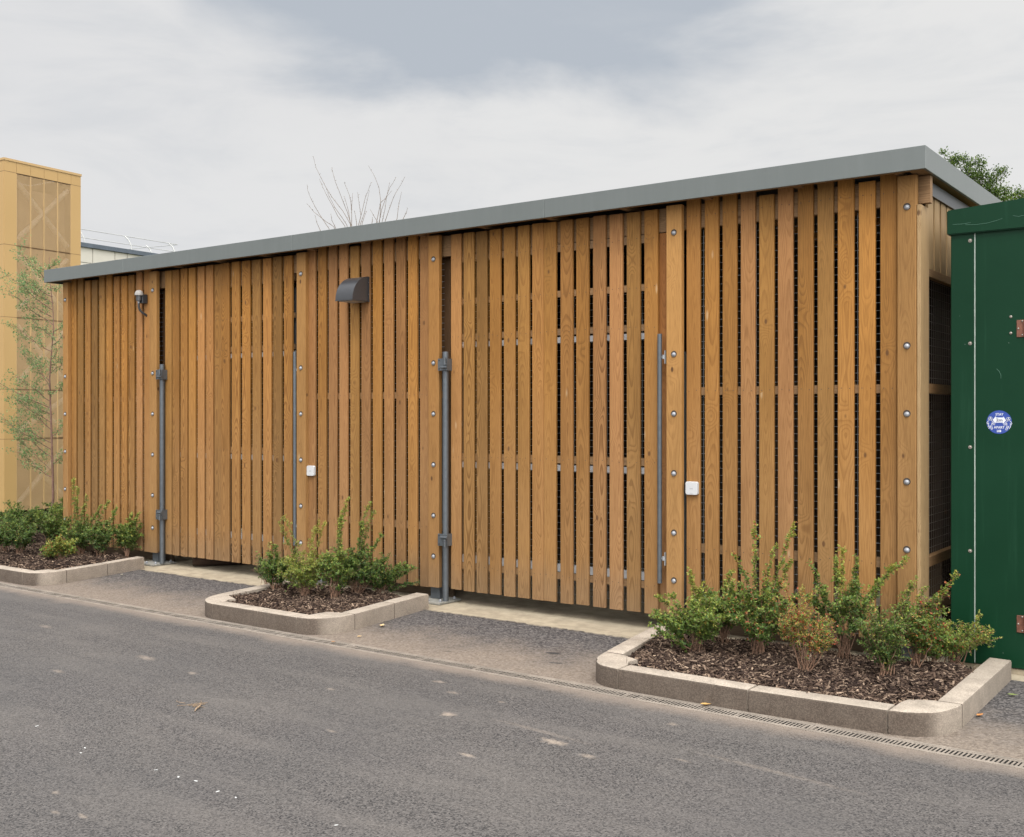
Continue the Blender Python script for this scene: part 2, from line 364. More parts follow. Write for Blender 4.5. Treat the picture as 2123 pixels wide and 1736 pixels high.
def m_cab():
    m, t = newmat('green_painted_panel'); p = geo_pos(t)
    n1 = t.noise(p, 2.2, 4, .6); n2 = t.noise(p, 60, 3, .6)
    c = t.mix(n1, (.0028, .028, .0115), (.0050, .041, .018))
    st = t.noise(t.n('ShaderNodeMapping', {'Vector': p, 'Scale': (26, 26, 1.2)}).outputs[0], 1.0, 4, .6)
    c = t.mix(t.math('MULTIPLY', t.sstep(st, .55, .8), .35), c, (.018, .070, .038))
    v = t.n('ShaderNodeTexVoronoi', {'Vector': p, 'Scale': 34.0}); vc = t.n('ShaderNodeSeparateColor', {0: v.outputs['Color']}).outputs[0]
    sp = t.math('MULTIPLY', t.math('GREATER_THAN', vc, .965), t.sstep(v.outputs['Distance'], .10, .05))
    c = t.mix(t.math('MULTIPLY', sp, .6), c, (.28, .36, .32))
    finish(t, c, t.math('ADD', .30, t.math('MULTIPLY', n1, .20)), 0, .20, n2, .08, .001); return m
M['cab'] = m_cab()
M['cabseam'] = simple('seam_sealant', (.34, .40, .35), .5)
M['scratch'] = simple('paint_scratch', (.10, .22, .16), .6)
M['hinge'] = simple('copper_brown_hinge', (.20, .085, .055), .5, .35, .35, 40)
M['rivet'] = simple('rivet_steel', (.34, .30, .26), .35, .5, .2, 60)
M['blue'] = simple('blue_vinyl', (.035, .075, .33), .35, 0, .05, 10)
M['stw'] = simple('white_vinyl', (.72, .74, .80), .4, 0, .02, 10)
M['slate'] = simple('navy_print', (.10, .10, .16), .5, 0, .02, 10)

def m_leaf(name, cols, trans=.35, rough=.5):
    m, t = newmat(name)
    a = t.n('ShaderNodeAttribute', attribute_name='gr'); s_ = t.n('ShaderNodeSeparateXYZ', {0: a.outputs['Vector']})
    r = t.n('ShaderNodeValToRGB', {0: s_.outputs[0]}); cr = r.color_ramp
    cr.elements[0].position = cols[0][0]; cr.elements[0].color = cols[0][1]+(1,)
    cr.elements[1].position = cols[-1][0]; cr.elements[1].color = cols[-1][1]+(1,)
    for pos, c in cols[1:-1]:
        e = cr.elements.new(pos); e.color = c+(1,)
    b = t.n('ShaderNodeBsdfPrincipled', {'Base Color': r.outputs[0], 'Roughness': rough, 'Specular IOR Level': .4})
    tr = t.n('ShaderNodeBsdfTranslucent', {'Color': r.outputs[0]})
    mx = t.n('ShaderNodeMixShader', {0: trans, 1: b.outputs[0], 2: tr.outputs[0]})
    t.n('ShaderNodeOutputMaterial', {'Surface': mx.outputs[0]}); return m
# attribute x: 0-.8 greens, .8-.9 yellow, .9-1 red
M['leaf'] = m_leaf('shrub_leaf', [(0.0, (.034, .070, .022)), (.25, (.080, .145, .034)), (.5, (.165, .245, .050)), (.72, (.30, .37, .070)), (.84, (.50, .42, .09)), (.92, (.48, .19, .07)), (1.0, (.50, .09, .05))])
M['birchleaf'] = m_leaf('birch_leaf', [(0.0, (.13, .24, .09)), (.5, (.24, .36, .15)), (1.0, (.42, .49, .20))], .45)
M['oakleaf'] = m_leaf('oak_leaf', [(0.0, (.045, .085, .022)), (.5, (.11, .18, .035)), (1.0, (.24, .31, .06))], .4)
M['stem'] = simple('shrub_stem', (.24, .14, .09), .8, 0, .4, 60)
M['bark'] = simple('birch_bark', (.20, .115, .085), .8, 0, .4, 40)
M['twig'] = simple('bare_twig', (.20, .155, .12), .8, 0, .3, 40)
M['oakbark'] = simple('oak_bark', (.10, .075, .055), .9, 0, .4, 20)
M['drytwig'] = simple('dry_twig', (.27, .19, .12), .8, 0, .3, 60)
def m_chip():
    m, t = newmat('bark_chip')
    a = t.n('ShaderNodeAttribute', attribute_name='gr'); s_ = t.n('ShaderNodeSeparateXYZ', {0: a.outputs['Vector']})
    r = t.n('ShaderNodeValToRGB', {0: s_.outputs[0]}); cr = r.color_ramp
    cr.elements[0].color = (.020, .012, .009, 1); cr.elements[1].color = (.55, .40, .28, 1); cr.elements[1].position = 1
    for pos, c in ((.32, (.050, .031, .023, 1)), (.6, (.135, .088, .062, 1)), (.82, (.30, .215, .155, 1))):
        e = cr.elements.new(pos); e.color = c
    n = t.noise(geo_pos(t), 90, 3, .6)
    c = t.mix(t.math('MULTIPLY', n, .7), r.outputs[0], t.n('ShaderNodeVectorMath', {0: r.outputs[0], 3: .45}, operation='SCALE').outputs[0])
    finish(t, c, .85, 0, .2, n, .4, .002); return m
M['chip'] = m_chip()
M['soil'] = simple('soil', (.030, .020, .014), .95, 0, .5, 30, .2, .8)
def m_grass():
    m, t = newmat('rough_ground'); p = geo_pos(t)
    n1 = t.noise(p, .3, 4, .6); n2 = t.noise(p, 14, 4, .7)
    c = t.mix(t.sstep(n1, .35, .65), (.045, .075, .022), (.09, .085, .045)); c = t.mix(t.math('MULTIPLY', n2, .6), c, (.025, .035, .012))
    finish(t, c, .95, 0, .1, n2, .7, .02); return m
M['ground'] = m_grass()

# ------------------------------------------------------------------ ground, road, apron, slab
def sheet(name, x0, x1, y0, y1, z, mat, nx=1, ny=1):
    mb = MB(); mb.add([(x0, y0, z), (x1, y0, z), (x1, y1, z), (x0, y1, z)], [(0, 1, 2, 3)])
    o = mb.build(name, mat); o['kind'] = 'structure'; return o
sheet('ground', -400, 400, -400, 400, -.06, M['ground'])
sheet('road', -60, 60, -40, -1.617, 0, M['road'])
mb = MB()
mb.add([(-40, -1.489, 0), (.45, -1.489, 0), (.45, -.31, 0), (-40, -.31, 0)], [(0,1,2,3)])
mb.add([(.4501, -1.489, 0), (40, -1.489, 0), (40, -.02, 0), (.4501, -.02, 0)], [(0,1,2,3)])
# ragged front edge of the tarmac lying over the concrete
o = mb.build('forecourt', M['apron']); o['kind'] = 'structure'
mb = MB(); N = 420; rv = []
for i in range(N+1):
    x = -9.2+9.65*i/N; rv.append((x, -.312, .003)); 
for i in range(N+1):
    x = -9.2+9.65*i/N; rv.append((x, -.300+random.uniform(-.008, .009), .003))
mb.add(rv, [(i, i+1, N+2+i, N+1+i) for i in range(N)])
o = mb.build('forecourt_edge', M['apron']); o['kind'] = 'structure'
sheet('concrete_slab', -9.15, 6, -.309, 3.2, -.002, M['slab'])

# ------------------------------------------------------------------ drain channel
dr = empty('drain_channel', (-3, -1.553, 0), 'long slotted drain channel between the road and the kerbed planting beds', 'drain')
DX0, DX1 = -14.0, 4.0
mb = MB()
mb.box(DX0, DX1, -1.617, -1.602, -.12, .002); mb.box(DX0, DX1, -1.504, -1.489, -.12, .002)
mb.build('channel_edge', M['drain'], dr, offset=(-3, -1.553, 0))
mb = MB(); mb.box(DX0, DX1, -1.602, -1.504, -.12, -.075); mb.build('channel_bed', M['drainin'], dr, offset=(-3, -1.553, 0))
gx = DX0
while gx < DX1-.01:
    mb = MB(); x1 = gx+1.0
    mb.box(gx+.002, x1-.002, -1.6015, -1.586, -.02, .0005); mb.box(gx+.002, x1-.002, -1.520, -1.5045, -.02, .0005)
    mb.box(gx+.003, x1-.003, -1.5212, -1.5201, -.03, -.0012, 1); mb.box(gx+.003, x1-.003, -1.5859, -1.5848, -.03, -.0012, 1); mb.box(gx+.002, gx+.014, -1.586, -1.520, -.02, .0005); mb.box(x1-.014, x1-.002, -1.586, -1.520, -.02, .0005)  # thin dark liners added to deepen the slot shade
    n = 52 if gx > -9 else 20
    for k in range(n):
        xc = gx+.022+(k+.5)*(.956/n); hw = .0046*52/n; sk = .003; zt = -.001+random.uniform(-.001, .001)
        if random.random() < (.28 if gx < -3.2 else .02): hw *= 1.5
        vs = [(xc-hw-sk, -1.588, zt-.018), (xc+hw-sk, -1.588, zt-.018), (xc+hw+sk, -1.518, zt-.018), (xc-hw+sk, -1.518, zt-.018)]
        vs += [(a, b, zt) for a, b, c in vs]
        mb.add(vs, [(4,5,6,7)]); mb.add(vs, [(0,1,5,4), (1,2,6,5), (2,3,7,6), (3,0,4,7)], 1)  # bar sides coloured dark: silt with painted slot shade
    mb.build('grate', [M['drain'], M['drainin']], dr, offset=(-3, -1.553, 0)); gx += 1.0

# ------------------------------------------------------------------ kerbs
def arc(cx, cy, r, a0, a1, n=7):
    return [(cx+r*math.cos(R(a0+(a1-a0)*i/n)), cy+r*math.sin(R(a0+(a1-a0)*i/n))) for i in range(n+1)]
def kerb_stone(poly, parent, org, H=.112, zend=None, z0=-.05):
    bm = bmesh.new()
    vs = [bm.verts.new((x-org[0], y-org[1], z0)) for x, y in poly]
    f = bm.faces.new(vs)
    if f.normal.z > 0: f.normal_flip()
    bm.normal_update()
    r_ = bmesh.ops.extrude_face_region(bm, geom=[f]); tv = [g for g in r_['geom'] if isinstance(g, bmesh.types.BMVert)]
    for v in tv: v.co.z = H+random.uniform(-.001, .001) if zend is None else zend(v.co.x+org[0], v.co.y+org[1])
    bmesh.ops.recalc_face_normals(bm, faces=bm.faces[:])
    te = [e for e in bm.edges if all(v in tv for v in e.verts)]
    bmesh.ops.bevel(bm, geom=te, offset=.009, segments=2, affect='EDGES', profile=.5)
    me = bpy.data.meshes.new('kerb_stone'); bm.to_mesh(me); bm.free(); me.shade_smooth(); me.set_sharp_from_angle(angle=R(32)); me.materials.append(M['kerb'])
    o = bpy.data.objects.new('kerb_stone', me); COL.objects.link(o); o.parent = parent; return o
G = .0018
def soften(poly):
    """round the outer corner run of a corner stone (Chaikin on the vertices turning less than 60 degrees)"""
    if len(poly) < 7: return poly
    for _ in range(2):
        out = []; n = len(poly)
        for i in range(n):
            a, b, c = Vector(poly[i-1]), Vector(poly[i]), Vector(poly[(i+1) % n]); u, v = (b-a), (c-b)
            if u.angle(v) < R(50) and u.length < .13 and v.length < .13 or (u.angle(v) < R(50) and u.angle(v) > R(5)):
                out += [tuple(b-u*min(.25, .02/u.length*1.2)), tuple(b+v*min(.25, .02/v.length*1.2))]
            else: out.append(tuple(b))
        poly = out
    return poly
def kerb(name, label, polys, org):
    k = empty(name, (org[0], org[1], 0), label, 'kerb', 'concrete kerbs round the planting beds')
    for p in polys:
        q = soften(p); gx_ = sum(a for a, b in q)/len(q); gy_ = sum(b for a, b in q)/len(q)
        kerb_stone([(gx_+(a-gx_)*.9955, gy_+(b-gy_)*.9955) for a, b in q], k, org)
    return k
YF, YI = -1.483, -1.362
# right-hand bed
k3 = [
  [(-1.505, -.30), (-1.44, -.72), (-1.325, -.70), (-1.385, -.30)],
  [(-1.44, -.7236), (-1.365, -1.16), (-1.245, -1.16), (-1.325, -.7036)],
  [(-1.365, -1.1636), (-1.345, -1.26)]+[(-1.325, -1.32), (-1.295, -1.38), (-1.25, -1.435), (-1.185, -1.470), (-1.093, YF)]+[(-1.093, YI), (-1.135, -1.30), (-1.115, -1.225), (-1.245, -1.1636)],
  [(-1.0895, YF), (-.722, YF), (-.722, YI), (-1.0895, YI)],
  [(-.7185, YF), (-.352, YF), (-.352, YI), (-.7185, YI)][:0] or [(-.7185, YF), (-.352, YF), (-.352, YI), (-.7185, YI)],
  [(-.3485, YF), (.322, -1.452), (.322, -1.328), (-.3485, YI)],
  [(.3255, -1.452)]+[(.40, -1.437), (.465, -1.405), (.52, -1.355), (.555, -1.28), (.575, -1.19), (.577, -1.142)]+[(.462, -1.142), (.385, -1.165), (.33, -1.225), (.3255, -1.328)],
  [(.577, -1.1385), (.573, -.02), (.457, -.02), (.462, -1.1385)]]
k3[3:5] = [[(-1.0895, YF), (-.352, YF), (-.352, YI), (-1.0895, YI)]]
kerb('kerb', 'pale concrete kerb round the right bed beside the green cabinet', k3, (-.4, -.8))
k2 = [
  [(-4.87, -.42), (-4.80, -.98), (-4.685, -.98), (-4.75, -.42)],
  [(-4.80, -.9835), (-4.77, -1.17), (-4.735, -1.29), (-4.68, -1.375), (-4.60, -1.44), (-4.52, -1.475), (-4.457, YF), (-4.457, -1.36), (-4.51, -1.29), (-4.49, -1.245), (-4.66, -1.17), (-4.685, -.9835)],
  [(-4.4535, YF), (-3.977, YF), (-3.977, YI), (-4.4535, YI)],
  [(-3.9735, YF), (-3.587, YF), (-3.587, YI), (-3.9735, YI)],
  [(-3.5835, YF), (-3.50, -1.475), (-3.43, -1.43), (-3.38, -1.36), (-3.35, -1.27), (-3.352, -1.165), (-3.465, -1.18), (-3.56, -1.215), (-3.5835, -1.335)],
  [(-3.3525, -1.1615), (-3.41, -.70), (-3.53, -.70), (-3.466, -1.1765)],
  [(-3.4105, -.6965), (-3.468, -.25), (-3.59, -.25), (-3.5305, -.6965)]]
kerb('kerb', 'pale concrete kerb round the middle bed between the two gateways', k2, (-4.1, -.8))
k1 = [[(-11.4, -1.44), (-10.5, -1.445), (-10.5, -1.325), (-11.4, -1.32)]]
x = -10.4965
while x < -7.6:
    x2 = min(x+.98, -7.43); k1.append([(x, -1.445), (x2-.0035, -1.445), (x2-.0035, -1.325), (x, -1.325)]); x = x2
k1[-1] = [(k1[-1][0][0], -1.445), (-7.05, -1.448), (-7.05, -1.33), (k1[-1][0][0], -1.325)]
k1 += [[(-7.0465, -1.448), (-6.96, -1.44), (-6.89, -1.40), (-6.85, -1.33), (-6.835, -1.24), (-6.842, -1.16), (-6.94, -1.19), (-7.02, -1.22), (-7.0465, -1.33)],
       [(-6.8425, -1.1565), (-6.93, -.70), (-7.035, -.70), (-6.9415, -1.1865)],
       [(-6.9305, -.6965), (-7.03, -.24), (-7.14, -.24), (-7.0355, -.6965)]]
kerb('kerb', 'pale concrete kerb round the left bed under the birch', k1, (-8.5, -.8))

# ------------------------------------------------------------------ bark mulch
def pin(poly, x, y):
    c = False; n = len(poly)
    for i in range(n):
        x1, y1 = poly[i]; x2, y2 = poly[(i+1) % n]
        if (y1 > y) != (y2 > y) and x < (x2-x1)*(y-y1)/(y2-y1)+x1: c = not c
    return c
def mulch(label, poly, yback, dens=4600):
    xs = [p[0] for p in poly]; ys = [p[1] for p in poly]; mb = MB(); st = .035
    def hz(x, y):
        z = .072+.010*math.sin(x*7.1+y*3)+.008*math.sin(x*17+y*11)
        if y > yback-.16: z -= (y-yback+.16)*.42
        return z
    nx = int((max(xs)-min(xs))/st)+1; ny = int((max(ys)-min(ys))/st)+1
    idx = {}
    for i in range(nx+1):
        for j in range(ny+1):
            x, y = min(xs)+i*st, min(ys)+j*st
            idx[i, j] = len(mb.v); mb.v.append((x, y, hz(x, y)+random.uniform(-.006, .006))); mb.a.append((.12, 0, 0, 0))
    for i in range(nx):
        for j in range(ny):
            if pin(poly, min(xs)+(i+.5)*st, min(ys)+(j+.5)*st):
                mb.f.append((idx[i,j], idx[i+1,j], idx[i+1,j+1], idx[i,j+1])); mb.m.append(0); mb.sm.append(True)
    area = (max(xs)-min(xs))*(max(ys)-min(ys))
    for k in range(int(area*dens)):
        x, y = random.uniform(min(xs), max(xs)), random.uniform(min(ys), max(ys))
        if not pin(poly, x, y): continue
        L = random.choice((.007, .010, .013, .018, .028))*random.uniform(.8, 1.2); Wd = random.uniform(.0022, .0055); T = random.uniform(.001, .0025)
        a = random.uniform(0, 6.283); ti = random.gauss(0, .32); ro = random.gauss(0, .5)
        m_ = Matrix.Rotation(a, 3, 'Z') @ Matrix.Rotation(ti, 3, 'Y') @ Matrix.Rotation(ro, 3, 'X')
        z = hz(x, y)+.008+random.uniform(0, .008)
        mb.obox((x, y, z), m_ @ Vector((L, 0, 0)), m_ @ Vector((0, Wd, 0)), m_ @ Vector((0, 0, T)), 0, (min(1, max(0, random.betavariate(1.5, 2.0))), 0, 0, 0))
    o = mb.build('bark_mulch', M['chip']); tag(o, label, 'bark mulch', None, 'stuff'); return o
mulch('bark chippings filling the right bed beside the green cabinet', [(-1.44, -.2), (-1.29, -1.14), (-1.16, -1.25), (-1.10, -1.40), (.32, -1.38), (.40, -1.23), (.47, -1.18), (.50, -.05), (.3, -.05), (.25, -.15), (-1.0, -.16)], -.10)
mulch('bark chippings filling the middle bed between the gateways', [(-4.80, -.30), (-4.70, -1.15), (-4.50, -1.30), (-4.44, -1.40), (-3.60, -1.38), (-3.56, -1.26), (-3.42, -1.2), (-3.55, -.28), (-3.7, -.2), (-4.7, -.2)], -.15, 4600)
mulch('bark chippings filling the left bed under the birch', [(-11.3, -1.36), (-7.06, -1.38), (-6.98, -1.26), (-6.90, -1.2), (-7.09, -.26), (-7.2, -.16), (-8.95, -.16), (-9.0, 2.2), (-11.3, 2.2)], 3.0, 1900)

# ------------------------------------------------------------------ the shed
shed = empty('timber_store', (-4.4, 0, 0), 'long larch slatted store with flat grey edged roof and double gates', 'store building')
SO = (-4.4, 0, 0)
def part(mb, name, mat, parent=None): return mb.build(name, mat, parent or shed, offset=SO if parent is None else None) if parent is None else mb.build(name, mat, parent, offset=SO)
XL, XR, YFR, YBK, ZB, ZT = -8.965, .138, -.12, 2.9, 2.882, 3.016
# roof
mb = MB(); mb.box(XL+.02, XR-.02, YFR+.02, YBK-.02, 2.935, 3.006); part(mb, 'roof_deck', M['deck'])
segs = [XL, -7.55, -5.12, -2.499, XR]
for a, b in zip(segs, segs[1:]):
    mb = MB(); mb.rbox((a+(.0012 if a != XL else 0), YFR, ZB), (b-(.0012 if b != XR else 0), YFR+.018, ZT), .002, seg=1); part(mb, 'fascia', M['fascia'])
mb = MB(); mb.rbox((XR-.018, YFR+.0185, ZB), (XR, YBK, ZT), .002, seg=1); part(mb, 'fascia', M['fascia'])
mb = MB(); mb.rbox((XL, YFR+.0185, ZB), (XL+.018, YBK, ZT), .002, seg=1); part(mb, 'fascia', M['fascia'])
mb = MB(); mb.hboard(XL+.019, XR-.019, YFR+.019, YFR+.060, ZB+.004, ZB+.022); part(mb, 'soffit_board', M['rail'])
mb = MB(); mb.hboard(XR-.105, XR-.019, YFR+.062, YBK-.05, ZB+.004, ZB+.022, axis='y'); part(mb, 'soffit_board', M['rail'])
for i in range(15):
    x = -8.75+i*.62; mb = MB(); mb.hboard(x, x+.05, -.055, YBK-.05, 2.893, 2.934, axis='y'); part(mb, 'joist', M['rail'])
# corrugated liner glimpsed above the beam on the right
mb = MB()
for i in range(40):
    y = .06+i*.065; mb.box(-.35, .06, y, y+.03, 2.905, 2.934)
part(mb, 'roof_liner', M['deck'])
mb = MB(); mb.hboard(-8.885, .115, .070, .118, 2.72, 2.880); part(mb, 'beam', M['rail'])
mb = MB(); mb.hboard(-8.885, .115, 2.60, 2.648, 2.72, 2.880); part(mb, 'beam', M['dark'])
mb = MB(); mb.box(.075, .083, .12, 2.59, 2.79, 2.868); part(mb, 'side_flashing', M['blackmetal'])

# posts: proud boards with dome bolts
ZBOLT = [1.217, .4, 0, -.4, -.8, -1.12]
POSTS = [(-8.803, -8.712), (-7.292, -7.180), (-5.192, -5.080), (-3.688, -3.579), (-1.585, -1.470), (-.057, .054)]
for i, (x0, x1) in enumerate(POSTS):
    mb = MB(); mb.board(x0, x1, 0, .0395, .115, 2.88, 0, .006); pb = part(mb, 'post_board', M['post'])
    for k, dz in enumerate(ZBOLT):
        z = 1.476+dz*(1 if dz > -1.1 else 1); xc = (x0+x1)/2+.002
        b = MB(); b.cyl((xc, .001, z+.004), (0, -1, 0), .0215, .0022, 20, 1, None, False)
        b.dome((xc, -.001, z-.001), (0, -1, 0), .0165, .014, 16, 5, 0)
        b.build('bolt', [M['bolt'], M['hole']], pb, offset=SO)
    if i in (0, 5):
        s_ = .09; mb = MB(); mb.box(x0+.01, x1-.01, .045 if i == 0 else .045, .066, .02, 2.70); part(mb, 'steel_post', M['galv'])
    else:
        cx_ = x1-.075 if i in (1, 3) else x0+.05
        mb = MB(); mb.rbox((cx_-.045, .045, .018), (cx_+.045, .135, 1.90), .004); sp_ = part(mb, 'steel_post', M['galv'])
        b = MB(); b.rbox((cx_-.12, -.098, .001), (cx_+.165, .17, .017), .002, seg=1); b.build('base_plate', M['plate'], sp_, offset=SO)
        for (nx_, ny_) in ((-.09, -.06), (.03, -.075), (.13, -.045), (.13, .13), (-.09, .13)):
            b = MB(); b.cyl((cx_+nx_, ny_, .017), (0, 0, 1), .013, .012, 6, 0, None, False); b.dome((cx_+nx_, ny_, .029), (0, 0, 1), .010, .010, 10, 3, 0)
            b.build('nut', M['bolt'], sp_, offset=SO)
# round gate posts in front (left side of each gateway) with hinge plates
for xp in (-7.093, -3.513):
    mb = MB(); mb.cyl((xp, .006, .018), (0, 0, 1), .0232, 1.945, 20); gp = part(mb, 'gate_pole', M['galv'])
    for zc in (1.862, .497):
        b = MB(); b.rbox((xp-.049, -.032, zc-.047), (xp+.045, -.0255, zc+.047), .0015, seg=1)
        for ddz in (-.033, .033): b.cyl((xp-.034, -.0325, zc+ddz), (0, -1, 0), .0055, .0012, 10, 1, None, False)
        b.box(xp+.03, xp+.036, -.025, .04, zc-.047, zc+.047)
        s1 = -1 if zc > 1 else 1
        b.cyl((xp-.005, -.046, zc+s1*.022), (1, 0, 0), .0095, .062, 12); b.cyl((xp+.034, -.046, zc+s1*.004), (0, 0, 1 if s1 < 0 else -1), .0105, .055, 12)
        b.cyl((xp+.034, -.046, zc-.002), (0, 0, 1), .015, .009, 8)
        b.build('hinge_plate', [M['galv'], M['hole']], gp, offset=SO)
for xp in (-5.218, -1.637):
    mb = MB(); mb.cyl((xp, .008, .33), (0, 0, 1), .0155, 1.69, 16); gp = part(mb, 'gate_pole', M['galv'])
    for zc in (1.862, .497):
        b = MB(); b.cyl((xp+.01, .014, zc), (1, 0, 0), .008, .032, 10); b.cyl((xp+.028, .014, zc-.012), (0, 0, 1), .011, .028, 8); b.box(xp+.038, xp+.0435, .004, .048, zc-.045, zc+.045)
        b.build('hinge_plate', [M['galvl'], M['hole']], gp, offset=SO)
mb = MB(); mb.cyl((-1.452, .075, .30), (0, 0, 1), .012, 1.70, 12); part(mb, 'gate_pole', M['galv'])

# cladding
def screws(mb, x0, x1, zs, y=.04):
    for z in zs:
        for sx_ in (.24, .76):
            xx = x0+(x1-x0)*sx_+random.uniform(-.004, .004); zz = z+random.uniform(-.006, .006)
            mb.cyl((xx, y+.0006, zz), (0, -1, 0), .0034, .0012, 6, 1, None, False)
def mesh_panel(x0, x1, y, z0, z1, parent, step=.047, vx=.094, r=.0017, axis='x'):
    mb = MB(); z = z0
    while z < z1:
        c1, c2 = ((x0, y, z), (x1, y, z)) if axis == 'x' else ((y, x0, z), (y, x1, z))
        mb.tube([c1, c2], r, 4, 0, None, False); z += step
    x = x0+.01
    while x < x1:
        c1, c2 = ((x, y+.003, z0), (x, y+.003, z1)) if axis == 'x' else ((y+.003, x, z0), (y+.003, x, z1))
        mb.tube([c1, c2], r, 4, 0, None, False); x += vx
    return mb.build('wire_mesh', M['wire'], parent, offset=SO)
SW = .1005
def slat_panel(xs, z0, ztop, zs, name, wide={}, x_end=None):
    mb = MB()
    for i, x in enumerate(xs):
        zt = ztop(i); w_ = wide.get(i, wide.get('w', SW)); j = random.uniform(-.0012, .0012); yj = random.uniform(-.001, .002)
        mb.board(x+j, x+w_+j, .040+yj, .063+yj, z0+random.uniform(-.003, .003), zt+random.uniform(-.004, .004), 0, .0065)
        screws(mb, x, x+w_, zs, .040+yj)
    return part(mb, name, [M['slat'], M['screw']])
def rails(parent, x0, x1, zz, mat, y0=.0665, y1=.090, name='rail'):
    for (a, b) in zz:
        mb = MB(); mb.hboard(x0, x1, y0, y1, a, b); mb.build(name, mat, parent, offset=SO)
FR = [(1.603, 1.656), (.552, .612)]
fa = [-8.718+.1283*k for k in range(11)]
pA = slat_panel(fa, .110, lambda i: 2.93 if random.random() < .6 else 2.88, [2.80, 1.63, .58], 'slat_panel', {'w': .0910, 10: .105})
fb = [-5.100+.1290*k for k in range(11)]
pB = slat_panel(fb, .102, lambda i: 2.882 if i == 4 else 2.93, [2.80, 1.63, .58], 'slat_panel', {'w': .0985})
fc_ = [-1.455, -1.322, -1.194, -1.066, -.940, -.812, -.683, -.554, -.427, -.298, -.169]
pC = slat_panel(fc_, .125, lambda i: 2.882 if i in (4, 9) else 2.93, [2.80, 1.63, .58], 'slat_panel', {10: .102})
for p_, x0, x1 in ((pA, -8.71, -7.20), (pB, -5.10, -3.60), (pC, -1.46, -.04)):
    rails(p_, x0, x1, FR, M['rail']); mesh_panel(x0, x1, .096, .13, 2.71, p_)
    mb = MB(); mb.hboard(x0, x1, .0665, .0695, 2.725, 2.80); mb.build('rail', M['rail'], p_, offset=SO)
g1 = [-7.060, -6.937, -6.814, -6.690, -6.566, -6.449, -6.345]; g1b = [-6.247, -6.105, -5.960, -5.817, -5.675, -5.540, -5.407]
g1 = [-7.115+.0, -6.985, -6.857, -6.731, -6.603, -6.472, -6.352]; g1b = [-6.252, -6.105, -5.960, -5.817, -5.675, -5.540, -5.400]
g2 = [-3.492, -3.366, -3.239, -3.110, -2.978, -2.848, -2.717]; g2b = [-2.611, -2.467, -2.331, -2.190, -2.054, -1.915, -1.777]
g1[0] = -7.098
GZ = [2.686, 2.352, 2.075, 1.144, .298]
GR = [(2.659, 2.714), (2.329, 2.376), (2.052, 2.099), (1.117, 1.172), (.273, .323)]
GS = [(1.995, 2.037), (1.062, 1.106), (.328, .383)]
for leaf, x1e, wd in ((g1, -6.256, {6: .0985, 'w': .0985}), (g1b, -5.292, {0: .112, 'w': .107}), (g2, -2.615, {0: .1005, 6: .1035, 'w': .1035}), (g2b, -1.672, {0: .106, 'w': .1055})):
    p_ = slat_panel(leaf, .108, lambda i: 2.878, GZ, 'gate_leaf', wd)
    a, b = leaf[0]+.004, x1e-.006
    rails(p_, a, b, GR, M['rail']); rails(p_, a, b, GS, M['galvl'], .0665, .100, 'steel_rail')
    for xx in (a+.012, b-.05):
        mb = MB(); mb.box(xx, xx+.04, .101, .135, .30, 2.60); mb.build('frame_stile', M['galv'] if xx > a+.1 else M['galv'], p_, offset=SO)
    mesh_panel(a, b, .138, .16, 2.38, p_)
# jambs behind the gateway edges
for x0, x1, yj_ in ((-7.275, -7.165, .15), (-5.30, -5.17, .15), (-3.69, -3.585, .15), (-1.685, -1.600, .078)):
    mb = MB(); mb.board(x0, x1, yj_, yj_+.04, .10, 2.715, 0, .003); part(mb, 'jamb', M['jamb'] if yj_ < .1 else M['jambdark'])

# right end: corner board, upper cladding, rails and mesh
mb = MB(); mb.board(.006, .183, .056, .0775, .13, 2.704, 0, .003, axis='y')
# axis='y' swaps so this board's broad face looks to +x
part(mb, 'corner_board', M['pale'])
mb = MB(); y = .20
while y < 2.6:
    mb.board(y, y+.112, .050, .0685, 2.352, 2.79, 0, .003, axis='y'); y += .1475
part(mb, 'side_cladding', M['pale'])
for z0, z1 in ((2.303, 2.349), (1.602, 1.660), (.559, .618), (.265, .322)):
    mb = MB(); mb.hboard(.030, .072, .19, 2.62, z0, z1, axis='y'); part(mb, 'side_rail', M['rail'])
ms = mesh_panel(.19, 2.6, .020, .10, 2.34, shed, .05, .05, .0010, 'y'); ms.data.materials[0] = M['wiredark']
mb = MB()
for y in (.9, 1.75, 2.58): mb.board(-.03, .045, y, y+.075, .05, 2.75, 0, .003)
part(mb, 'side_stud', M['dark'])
# left end and back: dark boarded walls; the back has narrow slots
mb = MB(); y = .10
while y < 2.6: mb.board(y, y+.118, -8.80, -8.78, .05, 2.88, 0, .003, axis='y'); y += .128
part(mb, 'side_wall', M['slat'])
mb = MB(); x = -8.80
while x < .06:
    mb.board(x, x+(.1284 if (random.random() < .80 or x > -2.4) else .113), 2.56, 2.585, .0, 2.94, 0, .003); x += .1285
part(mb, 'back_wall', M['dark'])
for x0, x1 in ((-8.80, -7.20), (-5.15, -3.60), (-1.53, .045)):
    mb = MB(); mb.hboard(x0, x1, .20, .23, .0, .29); part(mb, 'kick_board', M['dark'])
for xw in (-5.14, -1.53):
    mb = MB(); y = .2
    while y < 2.5: mb.board(y, y+.118, xw, xw+.02, .05, 2.88, 0, .003, axis='y'); y += .122
    part(mb, 'added_partition', M['dark'])  # slatted inner walls added to keep the interior dark

